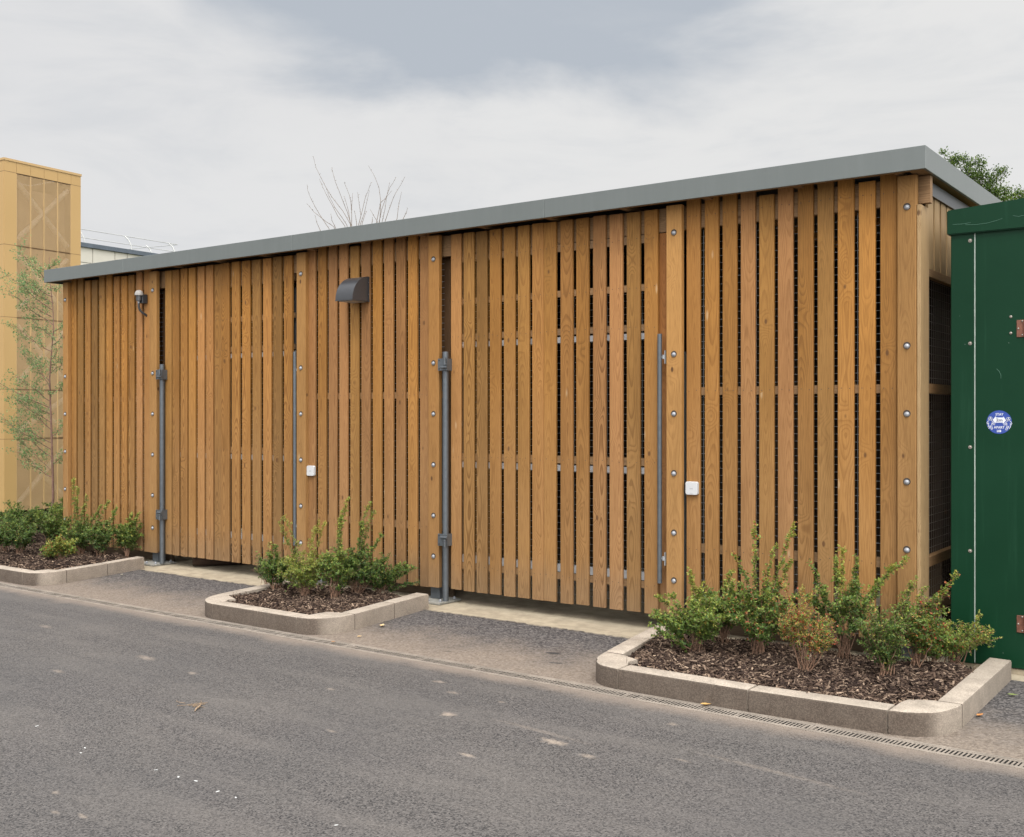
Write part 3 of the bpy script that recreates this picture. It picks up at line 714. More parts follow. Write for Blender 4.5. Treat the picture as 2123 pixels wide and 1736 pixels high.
# ------------------------------------------------------------------ things fixed on the shed
# quarter-round hood
hd = empty('wall_light', (-4.453, .040, 2.415), 'black quarter-round hooded wall light high on the slats above the middle bed', 'wall light')
x0, x1, yb, rr_ = -4.551, -4.356, .0375, .198; mb = MB(); n = 20; vs = []
for x in (x0, x1):
    for k in range(n+1):
        a = math.pi/2*k/n; vs.append((x, yb-rr_*math.cos(a), 2.418+rr_*math.sin(a)))
mb.add(vs, [(k, n+1+k, n+2+k, k+1) for k in range(n)], 0, None, True)
for s_, x in ((0, x0), (1, x1)):
    base = [(x, yb, 2.418)]+vs[s_*(n+1):(s_+1)*(n+1)]
    mb.add(base, [tuple(range(len(base)))], 0)
mb.add([(x0, yb, 2.418), (x1, yb, 2.418), (x1, yb, 2.616), (x0, yb, 2.616)], [(0,1,2,3)])
recalc(mb.build('hood', M['blackmetal'], hd, offset=(-4.453, .040, 2.415)))
mb = MB(); mb.box(x0-.003, x1+.003, yb-rr_-.003, yb, 2.4085, 2.4175); mb.build('rim', M['blackmetal'], hd, offset=(-4.453, .040, 2.415))
mb = MB(); mb.box(x0+.02, x1-.02, yb-rr_+.02, yb-.02, 2.404, 2.4083); mb.build('lens', M['greyplastic'], hd, offset=(-4.453, .040, 2.415))
for zz in (2.568, 2.469):
    mb = MB(); mb.dome((x1, yb-.008, zz), (1, 0, 0), .003, .0015, 8, 3); mb.build('screw', M['bolt'], hd, offset=(-4.453, .040, 2.415))
# photocell
pc = empty('light_sensor', (-7.392, .04, 2.6), 'small dusk sensor with pale dome cap and black cable near the left gate', 'sensor')
PO = (-7.392, .04, 2.6); sxx = -7.405
mb = MB(); mb.dome((sxx, -.035, 2.668), (0, 0, 1), .041, .038, 20, 7); mb.cyl((sxx, -.035, 2.652), (0, 0, 1), .042, .016, 20); mb.build('dome_cap', M['greyplastic'], pc, offset=PO)
mb = MB(); mb.cyl((sxx, -.035, 2.600), (0, 0, 1), .030, .052, 16); mb.rbox((sxx-.03, -.02, 2.575), (sxx+.036, .0385, 2.665), .004); mb.build('body', M['blackmetal'], pc, offset=PO)
mb = MB(); mb.cyl((sxx-.006, -.035, 2.575), (0, 0, 1), .013, .025, 12); mb.build('cable_gland', M['bolt'], pc, offset=PO)
mb = MB(); mb.tube([(sxx-.006, -.035, 2.576), (sxx-.007, -.034, 2.54), (sxx-.002, -.022, 2.505), (sxx+.008, .002, 2.480), (sxx+.014, .03, 2.465), (sxx+.016, .055, 2.45)], .0115, 10); mb.build('cable', M['blackmetal'], pc, offset=PO)
# access readers
def reader(x, z, w_, label):
    e = empty('access_reader', (x, .04, z), label, 'access reader', 'white access readers on the slats')
    mb = MB(); bm = bmesh.new(); bmesh.ops.create_cube(bm, size=1)
    for v in bm.verts: v.co = Vector((v.co.x*w_, v.co.y*.024+.026, v.co.z*w_))
    ed = [q for q in bm.edges if abs(q.verts[0].co.y-q.verts[1].co.y) > .01]
    bmesh.ops.bevel(bm, geom=ed, offset=.013, segments=5, affect='EDGES', profile=.5)
    ed = [q for q in bm.edges if all(v.co.y < .016 for v in q.verts)]
    bmesh.ops.bevel(bm, geom=ed, offset=.004, segments=3, affect='EDGES', profile=.5); bm.verts.index_update()
    mb.add([(v.co.x, v.co.y-.0400, v.co.z) for v in bm.verts], [[v.index for v in f.verts] for f in bm.faces], 0, None, False); bm.free()
    mb.build('housing', M['white'], e, offset=(0, 0, 0))
    mb = MB()
    for dx_, ww in ((-.008, .006), (.0, .005), (.008, .006)): mb.box(dx_-ww/2, dx_+ww/2, -.0268, -.0262, -.006, .002)
    mb.box(-.009, .009, -.0268, -.0262, -.034, -.0325)
    mb.build('print', M['ink'], e, offset=(0, 0, 0))
reader(-1.404, .982, .088, 'larger white square access reader right of the steel pole of the right-hand gate')
reader(-5.036, .986, .088, 'white square access reader on the slat between the left gate and the black hooded light')

# log under the left gate
lg = MB(); pts = [(-6.77, .12, .056), (-6.66, .26, .058), (-6.50, .46, .056), (-6.30, .72, .058)]
lg.tube(pts, [.050, .054, .052, .050], 11, 0, None, True, False)
lg.m[-2] = 1
tag(lg.build('log', [simple('split_log', (.035, .018, .010), .9, 0, .5, 30), simple('log_end', (.36, .13, .04), .8, 0, .3, 40)], None, loc=(-6.45, .33, 0)), 'dark reddish log lying under the left gate', 'log')

# ------------------------------------------------------------------ green cabinet
CB = (1.165, .13, 0); cab = empty('utility_cabinet', CB, 'tall dark green utility cabinet with brown hinges right of the store', 'cabinet')
cx0, cx1, cy0, cy1, cz0, cz1 = .215, 2.115, .13, 1.25, .03, 2.56
mb = MB(); mb.rbox((cx0, cy0, cz0), (.3445, cy1, cz1), .004); mb.box(.3445, cx1, cy0+.03, cy1, cz0, cz1); mb.build('body', M['cab'], cab, offset=CB)
mb = MB(); mb.rbox((.3505, cy0+.001, cz0+.004), (1.228, cy0+.029, cz1-.03), .003, seg=1); d1 = mb.build('door', M['cab'], cab, offset=CB)
mb = MB(); mb.rbox((1.234, cy0+.001, cz0+.004), (cx1-.02, cy0+.029, cz1-.03), .003, seg=1); d2 = mb.build('door', M['cab'], cab, offset=CB)
mb = MB(); mb.box(.3447, .3502, cy0-.0005, cy0+.029, cz0+.01, 2.522); mb.build('seam', M['cabseam'], cab, offset=CB)
mb = MB(); L_, Rr, yf_, yb_ = .197, 2.133, .110, 1.27; ap = (L_+Rr)/2
vs = []
for y in (yf_, yb_): vs += [(L_, y, 2.524), (Rr, y, 2.524), (Rr, y, 2.668), (ap, y, 2.728), (L_, y, 2.668)]
mb.add(vs, [(0,1,2,3,4), (9,8,7,6,5), (0,5,6,1), (1,6,7,2), (2,7,8,3), (3,8,9,4), (4,9,5,0)])
ro = mb.build('roof', M['cab'], cab, offset=CB); bm = bmesh.new(); bm.from_mesh(ro.data)
bmesh.ops.recalc_face_normals(bm, faces=bm.faces[:]); bmesh.ops.bevel(bm, geom=[e for e in bm.edges], offset=.006, segments=2, affect='EDGES'); bm.to_mesh(ro.data); bm.free()
mb = MB(); mb.box(cx0-.01, cx1+.01, cy0+.012, cy1+.01, -.0015, .028); mb.build('plinth', M['slab'], cab, offset=CB)
for z in (2.483, 1.887, 1.285, .683, .2):
    mb = MB(); mb.cyl((.322, cy0+.0005, z), (0, -1, 0), .0105, .003, 14, 0, None, False); mb.dome((.322, cy0-.0025, z), (0, -1, 0), .0065, .004, 10, 3); mb.build('rivet', M['rivet'], cab, offset=CB)
for z, m_ in ((1.9605, 'hinge'), (.289, 'hinge')):
    for dz in (-.045, .048) if z > 1 else ():
        mb = MB(); mb.dome((.5395, cy0+.0008, z+.021+dz), (0, -1, 0), .0085, .005, 12, 4); mb.build('rivet', M['rivet'], cab, offset=CB)
    b = MB(); b.rbox((.571, cy0-.004, z-.0485), (.640, cy0+.0008, z+.0485), .001, seg=1); b.cyl((.612, cy0-.008, z-.047), (0, 0, 1), .006, .094, 10); b.box(.618, .6405, cy0-.0052, cy0-.0042, z-.02, z+.02, 1)
    hh = b.build('hinge', [M['hinge'], M['hole']], cab, offset=CB)
    for (dx_, dz) in ((.006, 0), (.027, .041), (.027, -.037)):
        b = MB(); b.dome((.571+dx_+.003, cy0-.004, z+dz), (0, -1, 0), .0055, .004, 10, 3); b.build('rivet', M['rivet'], hh, offset=CB)
# scratches scored in the roof edge paint
sc = MB()
for pts_ in ([(.30, 2.575), (.36, 2.570), (.42, 2.572), (.47, 2.582), (.50, 2.590)], [(.23, 2.583), (.29, 2.581), (.33, 2.584)], [(.555, 2.600), (.585, 2.592), (.62, 2.597)]):
    sc.tube([(x, yf_-.0002, z) for x, z in pts_], .0009, 4, 0, None, False)
sc.build('scratches', M['scratch'], cab, offset=CB)
mb = MB(); mb.tube([(.465, cy0+.0008, 1.735), (.478, cy0+.0006, 1.722), (.487, cy0+.0006, 1.70), (.487, cy0+.0006, 1.68)], .0011, 4, 0, None, False); mb.build('scratches', M['scratch'], cab, offset=CB)

# round sticker
SC = Vector((.4785, cy0+.0003, 1.4305)); SR = .0670
stk = empty('sticker', SC, 'round blue distancing sticker reading STAY 2m APART on the green cabinet', 'sticker')
mb = MB(); mb.cyl((0, 0, 0), (0, -1, 0), SR, .0010, 48, 0, None, False); mb.build('disc', M['blue'], stk, offset=(0,0,0))
def P2(x, y): return ((x-968)/380*SR, (940-y)/368*SR)     # from sticker drawing units to metres
yl = -.0013
def flat(mb, pts, y=yl):
    vs = [(a, y, b) for a, b in (P2(*p) for p in pts)]; n = len(vs)
    vs2 = [(a, y-.0004, b) for a, _, b in vs]
    mb.add(vs+vs2, [tuple(range(n, 2*n))]+[(i, (i+1)%n, n+(i+1)%n, n+i) for i in range(n)])
def line(mb, pts, w_=17, y=yl):
    for (x1_, y1_), (x2_, y2_) in zip(pts, pts[1:]):
        dx_, dy_ = x2_-x1_, y2_-y1_; l = math.hypot(dx_, dy_) or 1; nx_, ny_ = -dy_/l*w_/2, dx_/l*w_/2; ex, ey = dx_/l*w_*.3, dy_/l*w_*.3
        flat(mb, [(x1_+nx_-ex, y1_+ny_-ey), (x2_+nx_+ex, y2_+ny_+ey), (x2_-nx_+ex, y2_-ny_+ey), (x1_-nx_-ex, y1_-ny_-ey)], y)
mb = MB(); flat(mb, [(770, 870), (865, 755), (880, 795), (1085, 795), (1095, 760), (1175, 885), (1085, 1000), (1080, 955), (855, 955), (850, 985)]); recalc(mb.build('arrow', M['stw'], stk, offset=(0,0,0)))
def text(s_, cx_, cy_, hgt, wid, mat, name, yy):
    c = bpy.data.curves.new(name, 'FONT'); c.body = s_; c.align_x = 'CENTER'; c.align_y = 'CENTER'; c.size = 1; c.extrude = .01; c.offset = .018
    tmp = bpy.data.objects.new('tmp', c); COL.objects.link(tmp); bpy.context.view_layer.update()
    me = bpy.data.meshes.new_from_object(tmp.evaluated_get(bpy.context.evaluated_depsgraph_get())); bpy.data.objects.remove(tmp)
    xs = [v.co.x for v in me.vertices]; ys = [v.co.y for v in me.vertices]
    sx_ = wid/(max(xs)-min(xs)); sy_ = hgt/(max(ys)-min(ys)); mx_, my_ = (max(xs)+min(xs))/2, (max(ys)+min(ys))/2
    px, pz = P2(cx_, cy_)
    for v in me.vertices: v.co = Vector((px+(v.co.x-mx_)*sx_, yy-.0002-(v.co.z)*.02, pz+(v.co.y-my_)*sy_))
    me.materials.append(mat); o = bpy.data.objects.new(name, me); COL.objects.link(o); o.parent = stk; return o
k_ = SR/374
text('STAY', 980, 697, 80*k_, 235*k_, M['stw'], 'lettering', yl)
text('2m', 973, 873, 95*k_, 190*k_, M['slate'], 'lettering', yl-.0006)
text('APART', 968, 1105, 78*k_, 320*k_, M['stw'], 'lettering', yl)
for cxx, mir, name in ((705, 1, 'figure'), (1245, -1, 'figure')):
    mb = MB(); f = lambda pts: [(cxx+mir*(x-705), y+(0 if mir > 0 else 15)) for x, y in pts]
    line(mb, f([(650+55+58*math.cos(a/16*6.283), 828+55*math.sin(a/16*6.283)) for a in range(17)]))
    line(mb, f([(640, 838), (770, 838)]), 14); line(mb, f([(705, 790), (705, 820)]), 22)
    line(mb, f([(678, 862), (705, 878), (735, 862)]), 12)
    if mir > 0:
        line(mb, f([(655, 895), (610, 935), (598, 962)])); line(mb, f([(740, 900), (775, 925), (835, 1015), (820, 1035), (800, 1020), (750, 955)]))
        line(mb, f([(648, 960), (650, 1010), (635, 1100)])); line(mb, f([(750, 955), (745, 1050), (765, 1165), (745, 1185), (728, 1170), (700, 1050), (690, 1050), (660, 1140)]))
        line(mb, f([(648, 960), (600, 1000)]))
    else:
        line(mb, f([(655, 895), (615, 935), (600, 975)])); line(mb, f([(740, 900), (770, 925), (845, 1010), (830, 1030), (810, 1025), (750, 955)]))
        line(mb, f([(650, 960), (650, 1010), (640, 1090)])); line(mb, f([(750, 955), (748, 1050), (785, 1160), (765, 1180), (745, 1165), (712, 1050), (700, 1050), (675, 1130)]))
        line(mb, f([(650, 960), (615, 1015)]))
    recalc(mb.build(name, M['stw'], stk, offset=(0,0,0)))
mb = MB()
for yy in (1190, 1214, 1238): flat(mb, [(895, yy), (985, yy), (985, yy+14), (895, yy+14)])
flat(mb, [(990, 1180), (1005, 1180), (1030, 1210), (1020, 1255), (990, 1255)]); recalc(mb.build('small_print', M['stw'], stk, offset=(0,0,0)))

# ------------------------------------------------------------------ shrubs
CR = Vector((.8096, .5870, 0)); CD = Vector((-.5870, .8096, 0))
def leafquad(mb, p, d, L, Wd, c, mi=0):
    d = d.normalized(); s_ = d.cross(Vector((random.gauss(0, .5), random.gauss(0, .5), 1)))
    s_ = s_.normalized() if s_.length > .01 else Vector((1, 0, 0)); up = s_.cross(d)*(-1 if random.random() < .5 else 1)
    mid = p+d*L*.5; f = up*Wd*.28
    mb.add([p, mid+s_*Wd*.5+f, p+d*L, mid-s_*Wd*.5+f], [(0, 1, 2), (0, 2, 3)], mi, (c, 0, 0, 0), False)
def bez(a, b, c, t): return a*(1-t)**2+b*2*t*(1-t)+c*t*t
def shrub(label, base, h, wl, wr, n=10, tone=.42, dens=1.0, spikes=(), red=0.0, yel=.02, low=.30, leaf=.021, z0=.055, colr='leaf', rdir=0.0, seed=None):
    if seed is not None: random.seed(seed)
    n = int(n*1.65); wl *= 1.12; wr *= 1.12; h *= 1.12; tone += .08; spikes = list(spikes)
    base = Vector((base[0], base[1], z0)); root = empty('shrub', base, label, 'shrub', 'shrubs planted in the kerbed beds')
    st = MB(); lf = MB(); wm = (wl+wr)/2
    def stem(tgt, r0, bare=.15, twigs=13, tone_=None, twl=.105):
        tn = tone if tone_ is None else tone_
        a = Vector((0, 0, 0))+Vector((random.gauss(0, .02), random.gauss(0, .02), 0)); L = tgt.length
        b = Vector((tgt.x*.42, tgt.y*.42, tgt.z*.70))+Vector((random.gauss(0, .03), random.gauss(0, .03), 0))
        K = 10; pts = [bez(a, b, tgt, i/K)+Vector((random.gauss(0, .004), random.gauss(0, .004), 0)) for i in range(K+1)]
        st.tube(pts, [r0*(1-.75*i/K) for i in range(K+1)], 4, 0, None, False)
        def nodes(pl, t0, sp, k_):
            tot = sum((pl[i+1]-pl[i]).length for i in range(len(pl)-1)); m_ = max(2, int(tot/sp))
            for j in range(m_):
                t = t0+(1-t0)*j/m_; q = t*(len(pl)-1); i = min(int(q), len(pl)-2); p = pl[i].lerp(pl[i+1], q-i); ax = (pl[i+1]-pl[i]).normalized()
                for _ in range(k_):
                    if random.random() > dens*.9: continue
                    d = Vector((random.gauss(0, 1), random.gauss(0, 1), random.gauss(.35, .8))); d = d-ax*d.dot(ax)*.6
                    rr2 = random.random(); c = min(.78, max(0, random.gauss(tn-.03+(p.z/max(h, .2)-.55)*.42, .15)))  # tone drops towards the base, painting inner shade into the leaves
                    if rr2 < red*(1.3 if rdir else 1): c = random.uniform(.88, 1)
                    elif rr2 < red+yel: c = random.uniform(.78, .88)
                    leafquad(lf, p, d, leaf*random.uniform(.65, 1.2), leaf*random.uniform(.45, .7), c)
        nodes(pts, bare, .013, 3)
        for _ in range(twigs):
            t = random.uniform(max(bare, .12), .97); q = t*K; i = min(int(q), K-1); p = pts[i].lerp(pts[i+1], q-i); ax = (pts[i+1]-pts[i]).normalized()
            d = Vector((random.gauss(0, 1), random.gauss(0, 1), random.gauss(.4, .6))).normalized(); d = (d+ax*.7).normalized(); ln = twl*random.uniform(.5, 1.3)*(1.15-t*.55)
            e = p+d*ln+Vector((0, 0, -.01)); mpt = p.lerp(e, .5)+Vector((0, 0, .008))
            st.tube([p, mpt, e], [.0014, .0011, .0007], 3, 0, None, False); nodes([p, mpt, e], .1, .0105, 3)
    for i in range(n):
        ang = 6.283*(i+random.uniform(-.3, .3))/n; rx = math.cos(ang); rad = math.sqrt(random.uniform(.15, 1))
        off = CR*(rx*(wr if rx > 0 else wl)*rad)+CD*(math.sin(ang)*wm*.85*rad)
        zt = h*(1-.30*rad*rad)*random.uniform(.55, 1.0); stem(off+Vector((0, 0, max(.1, zt))), random.uniform(.0026, .0042), random.uniform(low*.8, low*1.6))
    for sp in spikes:      # (right, up, tone)
        tgt = CR*sp[0]+CD*random.uniform(-.04, .04)+Vector((0, 0, sp[1])); stem(tgt, .0032, .28, 20, (sp[2] if len(sp) > 2 else tone)+.05, .06)
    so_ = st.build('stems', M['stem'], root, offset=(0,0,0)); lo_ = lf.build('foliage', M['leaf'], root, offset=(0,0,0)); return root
# right bed
shrub('bushy green shrub at the left corner of the right bed, below the steel gate pole', (-1.004, -.73), .36, .26, .17, 12, .45, 1, [(-.03, .50, .5), (.05, .44, .5), (-.24, .36, .5)], seed=11)
shrub('low leafy green shrub second from the left in the right bed', (-1.00, -.36), .40, .17, .17, 11, .42, 1, [(.05, .46)], seed=12)
shrub('tall arching shrub with bare lower stems and long green sprays in the right bed', (-.673, -.584), .48, .17, .20, 13, .38, .95, [(-.03, .80, .32), (.20, .80, .36), (.10, .66, .36), (-.16, .62, .3), (.20, .58)], red=.05, seed=13)
shrub('red-tinged shrub with orange and green leaves in the middle of the right bed', (-.298, -.813), .42, .16, .15, 11, .5, .9, [(-.14, .52, .6), (-.02, .5, .6)], red=.32, yel=.08, low=.35, leaf=.014, seed=14)
shrub('tall upright shrub on thin reddish stems near the middle of the right bed', (-.244, -.374), .46, .20, .17, 9, .30, .85, [(0, .66, .6), (.07, .60, .3), (-.20, .58, .25), (.30, .56, .5), (.22, .48, .4), (-.05, .6, .4), (.38, .60, .4)], low=.45, seed=15)
shrub('dense dark green shrub tapering to one stem at the front of the right bed', (.078, -.628), .42, .17, .10, 13, .33, 1, [(.12, .52, .35), (.16, .56, .35), (.20, .50, .38), (.10, .48, .33)], low=.16, leaf=.0155, seed=16)
shrub('sparse shrub with scattered red leaves in front of the right corner post', (.14, -.335), .42, .09, .15, 9, .38, .8, [(.24, .55, .4), (.17, .46, .4)], red=.12, low=.3, seed=17)
shrub('low spreading shrub with a few red leaves in front of the green cabinet', (.285, -.10), .25, .13, .26, 10, .48, .85, [(.14, .30, .5), (.24, .20, .5), (-.02, .25)], red=.05, low=.3, leaf=.016, seed=18)
shrub('small green shrub at the right end of the right bed behind the kerb', (.20, -.22), .22, .10, .14, 8, .42, .85, [(.10, .2, .5)], red=.06, low=.3, seed=19)
# middle bed
shrub('thin mostly bare twiggy shrub at the left end of the middle bed', (-4.93, -.56), .26, .10, .06, 7, .22, .18, [(-.09, .30, .25), (.03, .37, .25)], low=.5, seed=21)
shrub('dark green shrub with upright shoots left of the bright one in the middle bed', (-4.655, -.72), .33, .07, .16, 10, .28, 1, [(-.0, .40, .25)], seed=22)
shrub('bright green dense shrub with one long yellowish arching shoot in the middle bed', (-4.309, -.721), .38, .22, .14, 16, .60, 1.0, [(.12, .62, .66), (.16, .60, .68), (.07, .55, .6), (-.18, .64, .38), (-.22, .60, .38)], leaf=.016, seed=23)
shrub('airy shrub on pale thin stems with tall sprays behind the middle kerb', (-4.032, -.671), .42, .13, .13, 11, .38, .85, [(.10, .80, .32), (.02, .62, .5), (.06, .7, .36)], low=.38, seed=24)
shrub('open shrub with tall dark shoots in the right half of the middle bed', (-3.991, -.49), .42, .10, .22, 12, .27, .9, [(.11, .75, .25), (.14, .68, .25), (.04, .60, .25), (.20, .5, .25)], low=.35, seed=25)
shrub('low dark green shrub sprawling towards the right post of the middle bed', (-3.98, -.27), .28, .12, .26, 11, .30, .95, [(.34, .10, .3), (.30, .22, .3)], low=.3, seed=26)
# left bed
shrub('dark leafy shrub at the left edge of the photo in the left bed', (-8.716, -.69), .34, .20, .14, 11, .22, 1, seed=31)
shrub('dark green shrub under the birch in the left bed', (-8.375, -.724), .40, .16, .19, 12, .22, 1, seed=32)
shrub('dense green shrub in front of the left corner post of the store', (-8.60, -.25), .44, .18, .22, 12, .34, 1, [(.05, .5, .4)], seed=33)
shrub('smallest shrub with some yellow leaves low behind the left kerb', (-7.824, -.62), .22, .16, .16, 10, .5, 1, yel=.16, red=.05, seed=34)
shrub('tall shrub with thin upright shoots against the slats of the left bed', (-7.90, -.36), .40, .20, .17, 11, .32, .9, [(-.08, .78, .28), (-.02, .70, .28), (.08, .62, .3), (.20, .52, .3), (.28, .56, .3)], seed=35)
shrub('dark green shrub with a broken pale stem in the left bed', (-7.642, -.30), .36, .14, .13, 10, .26, 1, [(.16, .50, .3)], seed=36)
shrub('fresh green rounded shrub at the right end of the left bed by the post', (-7.50, -.10), .40, .10, .12, 12, .40, 1, [(.12, .45, .4)], seed=37)
shrub('dark green shrub behind the left bed at the foot of the gold tower', (-9.25, -.15), .42, .25, .22, 12, .24, 1, seed=38)
shrub('green shrub beside the birch trunk left of the store', (-9.35, .50), .38, .25, .22, 11, .28, 1, seed=39)
shrub('dark shrub half hidden at the far left of the planting', (-9.75, .05), .42, .25, .25, 11, .24, 1, seed=40)
shrub('green shrub filling the bed between the birch and the corner of the store', (-9.05, .20), .44, .25, .25, 12, .34, 1, seed=41)
shrub('dark shrub at the back of the left bed against the gold tower', (-9.9, .75), .50, .30, .30, 12, .26, 1, seed=42)
shrub('olive green shrub at the back of the left bed behind the birch trunk', (-10.25, 1.1), .52, .32, .32, 12, .40, 1, seed=43)
random.seed(99)

# ------------------------------------------------------------------ birch sapling
bt = empty('birch_sapling', (-9.86, .49, 0), 'slender pale green birch sapling in front of the gold tower', 'tree')
tr = MB(); fo = MB()
tp = [Vector((0, 0, .0)), Vector((.03, 0, .5))]+[Vector((.02*math.sin(k*1.1)+.01, .02*math.cos(k*1.7), .5+k*.28)) for k in range(1, 11)]
tp = [CR*(p.x)+CD*p.y+Vector((0, 0, p.z)) for p in tp]
tr.tube(tp, [.016*(1-.85*i/(len(tp)-1)) for i in range(len(tp))], 7, 0, None, False)
def spray(p, d, ln, r0, depth=0):
    K = 6; pts = [p+d*(ln*i/K)+Vector((0, 0, .35*ln*(i/K)**2*(.25)))+Vector((random.gauss(0, .008), random.gauss(0, .008), random.gauss(0, .006))) for i in range(K+1)]
    tr.tube(pts, [r0*(1-.8*i/K) for i in range(K+1)], 4, 0, None, False)
    for i in range(1, K+1):
        if depth == 0:
            for _ in range(2 if ln > .3 else (i % 2)):
                d2 = (d+Vector((random.gauss(0, .7), random.gauss(0, .7), random.gauss(.1, .5)))).normalized(); spray(pts[i], d2, ln*random.uniform(.25, .45), r0*.4, 1)
        cnt = (5 if i > K*.5 else 2) if depth else (1 if ln > .3 else 3)
        for _ in range(cnt):
            q = pts[i]+Vector((random.gauss(0, .022), random.gauss(0, .022), random.gauss(0, .016)))
            leafquad(fo, q, Vector((random.gauss(0, 1), random.gauss(0, 1), random.gauss(-.5, .7))), .026*random.uniform(.6, 1.1), .019, min(1, max(0, random.gauss(.45, .25))))
for k in range(31):
    z = .55+k*.087; q = z/3.3*(len(tp)-1); i = min(int(q), len(tp)-2); p = tp[i].lerp(tp[i+1], q-i)
    side = -1 if random.random() < .72 else 1
    ln = (.66 if side < 0 else .24)*random.uniform(.6, 1.15)*(1 if z < 2.2 else max(.5, 1-(z-2.2)*.5))
    d = (CR*side*random.uniform(.7, 1)+CD*random.gauss(0, .5)+Vector((0, 0, random.uniform(.35, .9)))).normalized(); spray(p, d, ln, .005)
tr.build('trunk', M['bark'], bt, offset=(0,0,0)); fo.build('crown', M['birchleaf'], bt, offset=(0,0,0))

# ------------------------------------------------------------------ bare tree behind the roof
BARE = [[(-8.67, 4.21, 4.09), (-8.76, 4.15, 4.28), (-8.88, 4.06, 4.47), (-8.95, 4.01, 4.61), (-9.01, 3.97, 4.75), (-9.06, 3.93, 4.88), (-9.09, 3.91, 5.03)], [(-8.89, 4.32, 4.11), (-8.97, 4.26, 4.25), (-9.03, 4.22, 4.39), (-9.09, 4.18, 4.52), (-9.14, 4.14, 4.65), (-9.18, 4.11, 4.77)], [(-8.78, 4.25, 4.1), (-8.84, 4.21, 4.21), (-8.91, 4.15, 4.34), (-8.98, 4.1, 4.51), (-9.01, 4.08, 4.6)], [(-8.85, 4.4, 4.13), (-8.89, 4.37, 4.31), (-8.93, 4.34, 4.43), (-8.98, 4.3, 4.6), (-9.03, 4.27, 4.74), (-9.06, 4.25, 4.88), (-9.07, 4.24, 4.94)], [(-9.11, 4.23, 4.08), (-9.2, 4.17, 4.24), (-9.26, 4.12, 4.37), (-9.32, 4.08, 4.51), (-9.35, 4.05, 4.62), (-9.36, 4.05, 4.7)], [(-8.77, 3.99, 4.04), (-8.86, 3.93, 4.11), (-8.93, 3.88, 4.18), (-8.99, 3.83, 4.24), (-9.04, 3.8, 4.31), (-9.07, 3.78, 4.35)], [(-8.73, 3.98, 4.02), (-8.77, 3.95, 4.12), (-8.78, 3.94, 4.21)], [(-9.32, 4.26, 4.09), (-9.36, 4.23, 4.2), (-9.38, 4.22, 4.3)], [(-8.67, 4.23, 4.09), (-8.67, 4.23, 4.27), (-8.68, 4.22, 4.43), (-8.7, 4.21, 4.51), (-8.73, 4.19, 4.6), (-8.75, 4.17, 4.67)], [(-8.66, 4.22, 4.09), (-8.66, 4.22, 4.35), (-8.65, 4.23, 4.53)], [(-9.05, 4.59, 4.19), (-9.07, 4.58, 4.36), (-9.1, 4.56, 4.49), (-9.12, 4.54, 4.59)], [(-8.72, 4.38, 4.13), (-8.73, 4.37, 4.23), (-8.75, 4.36, 4.32)], [(-8.87, 4.58, 4.18), (-8.85, 4.6, 4.29), (-8.87, 4.59, 4.43), (-8.88, 4.58, 4.54), (-8.89, 4.57, 4.63)], [(-8.7, 4.4, 4.13), (-8.66, 4.43, 4.32), (-8.63, 4.45, 4.48), (-8.59, 4.48, 4.61), (-8.56, 4.5, 4.71)], [(-8.76, 4.5, 4.16), (-8.72, 4.53, 4.3), (-8.69, 4.55, 4.46), (-8.66, 4.57, 4.62)], [(-8.5, 4.26, 4.1), (-8.48, 4.28, 4.19), (-8.45, 4.3, 4.27)], [(-8.54, 4.65, 4.18), (-8.53, 4.66, 4.36), (-8.53, 4.66, 4.49), (-8.55, 4.65, 4.66), (-8.58, 4.62, 4.77), (-8.61, 4.6, 4.85), (-8.67, 4.56, 4.97)], [(-8.64, 4.78, 4.48), (-8.59, 4.82, 4.54), (-8.51, 4.87, 4.65)], [(-8.49, 4.59, 4.17), (-8.46, 4.61, 4.34), (-8.42, 4.64, 4.48), (-8.37, 4.68, 4.65), (-8.34, 4.7, 4.7), (-8.3, 4.73, 4.79)], [(-8.56, 4.73, 4.21), (-8.53, 4.75, 4.37), (-8.51, 4.77, 4.57), (-8.48, 4.79, 4.74)], [(-8.49, 4.72, 4.21), (-8.45, 4.75, 4.36), (-8.41, 4.78, 4.5), (-8.38, 4.8, 4.58), (-8.31, 4.85, 4.72), (-8.27, 4.88, 4.82)], [(-8.29, 4.34, 4.11), (-8.33, 4.31, 4.19), (-8.37, 4.28, 4.28)], [(-8.4, 4.86, 4.24), (-8.38, 4.87, 4.42), (-8.35, 4.9, 4.62)], [(-8.25, 4.83, 4.23), (-8.22, 4.85, 4.3), (-8.2, 4.86, 4.37)], [(-8.46, 4.42, 4.15), (-8.46, 4.42, 4.2)]]
bo = (-8.75, 4.35, 0)
ba = empty('bare_tree', bo, 'leafless tree with fanning twigs rising behind the store roof', 'tree')
mb = MB(); mb.tube([(-8.75, 4.35, 0), (-8.73, 4.34, 1.2), (-8.76, 4.36, 2.4), (-8.75, 4.36, 3.2)], [.07, .06, .05, .035], 8); mb.build('trunk', M['twig'], ba, offset=bo)
mb = MB()
for pl in BARE:
    p0 = Vector(pl[0]); s0 = Vector((-8.75, 4.36, 3.1)).lerp(p0, .35); s0.z = 3.3; n = len(pl)
    pts = [Vector((-8.75, 4.36, 3.05)), s0]+[Vector(p) for p in pl]; mb.tube(pts, [.008, .006]+[.0042-.0026*i/max(1, n-1) for i in range(n)], 5, 0, None, False)
    for a, b in zip(pts[1:], pts[2:]):     # buds
        for _ in range(3):
            q = a.lerp(b, random.random()); mb.tube([q, q+Vector((random.gauss(0, .008), random.gauss(0, .008), .012))], [.0036, .001], 4, 0, None, False)
mb.build('crown', M['twig'], ba, offset=bo)

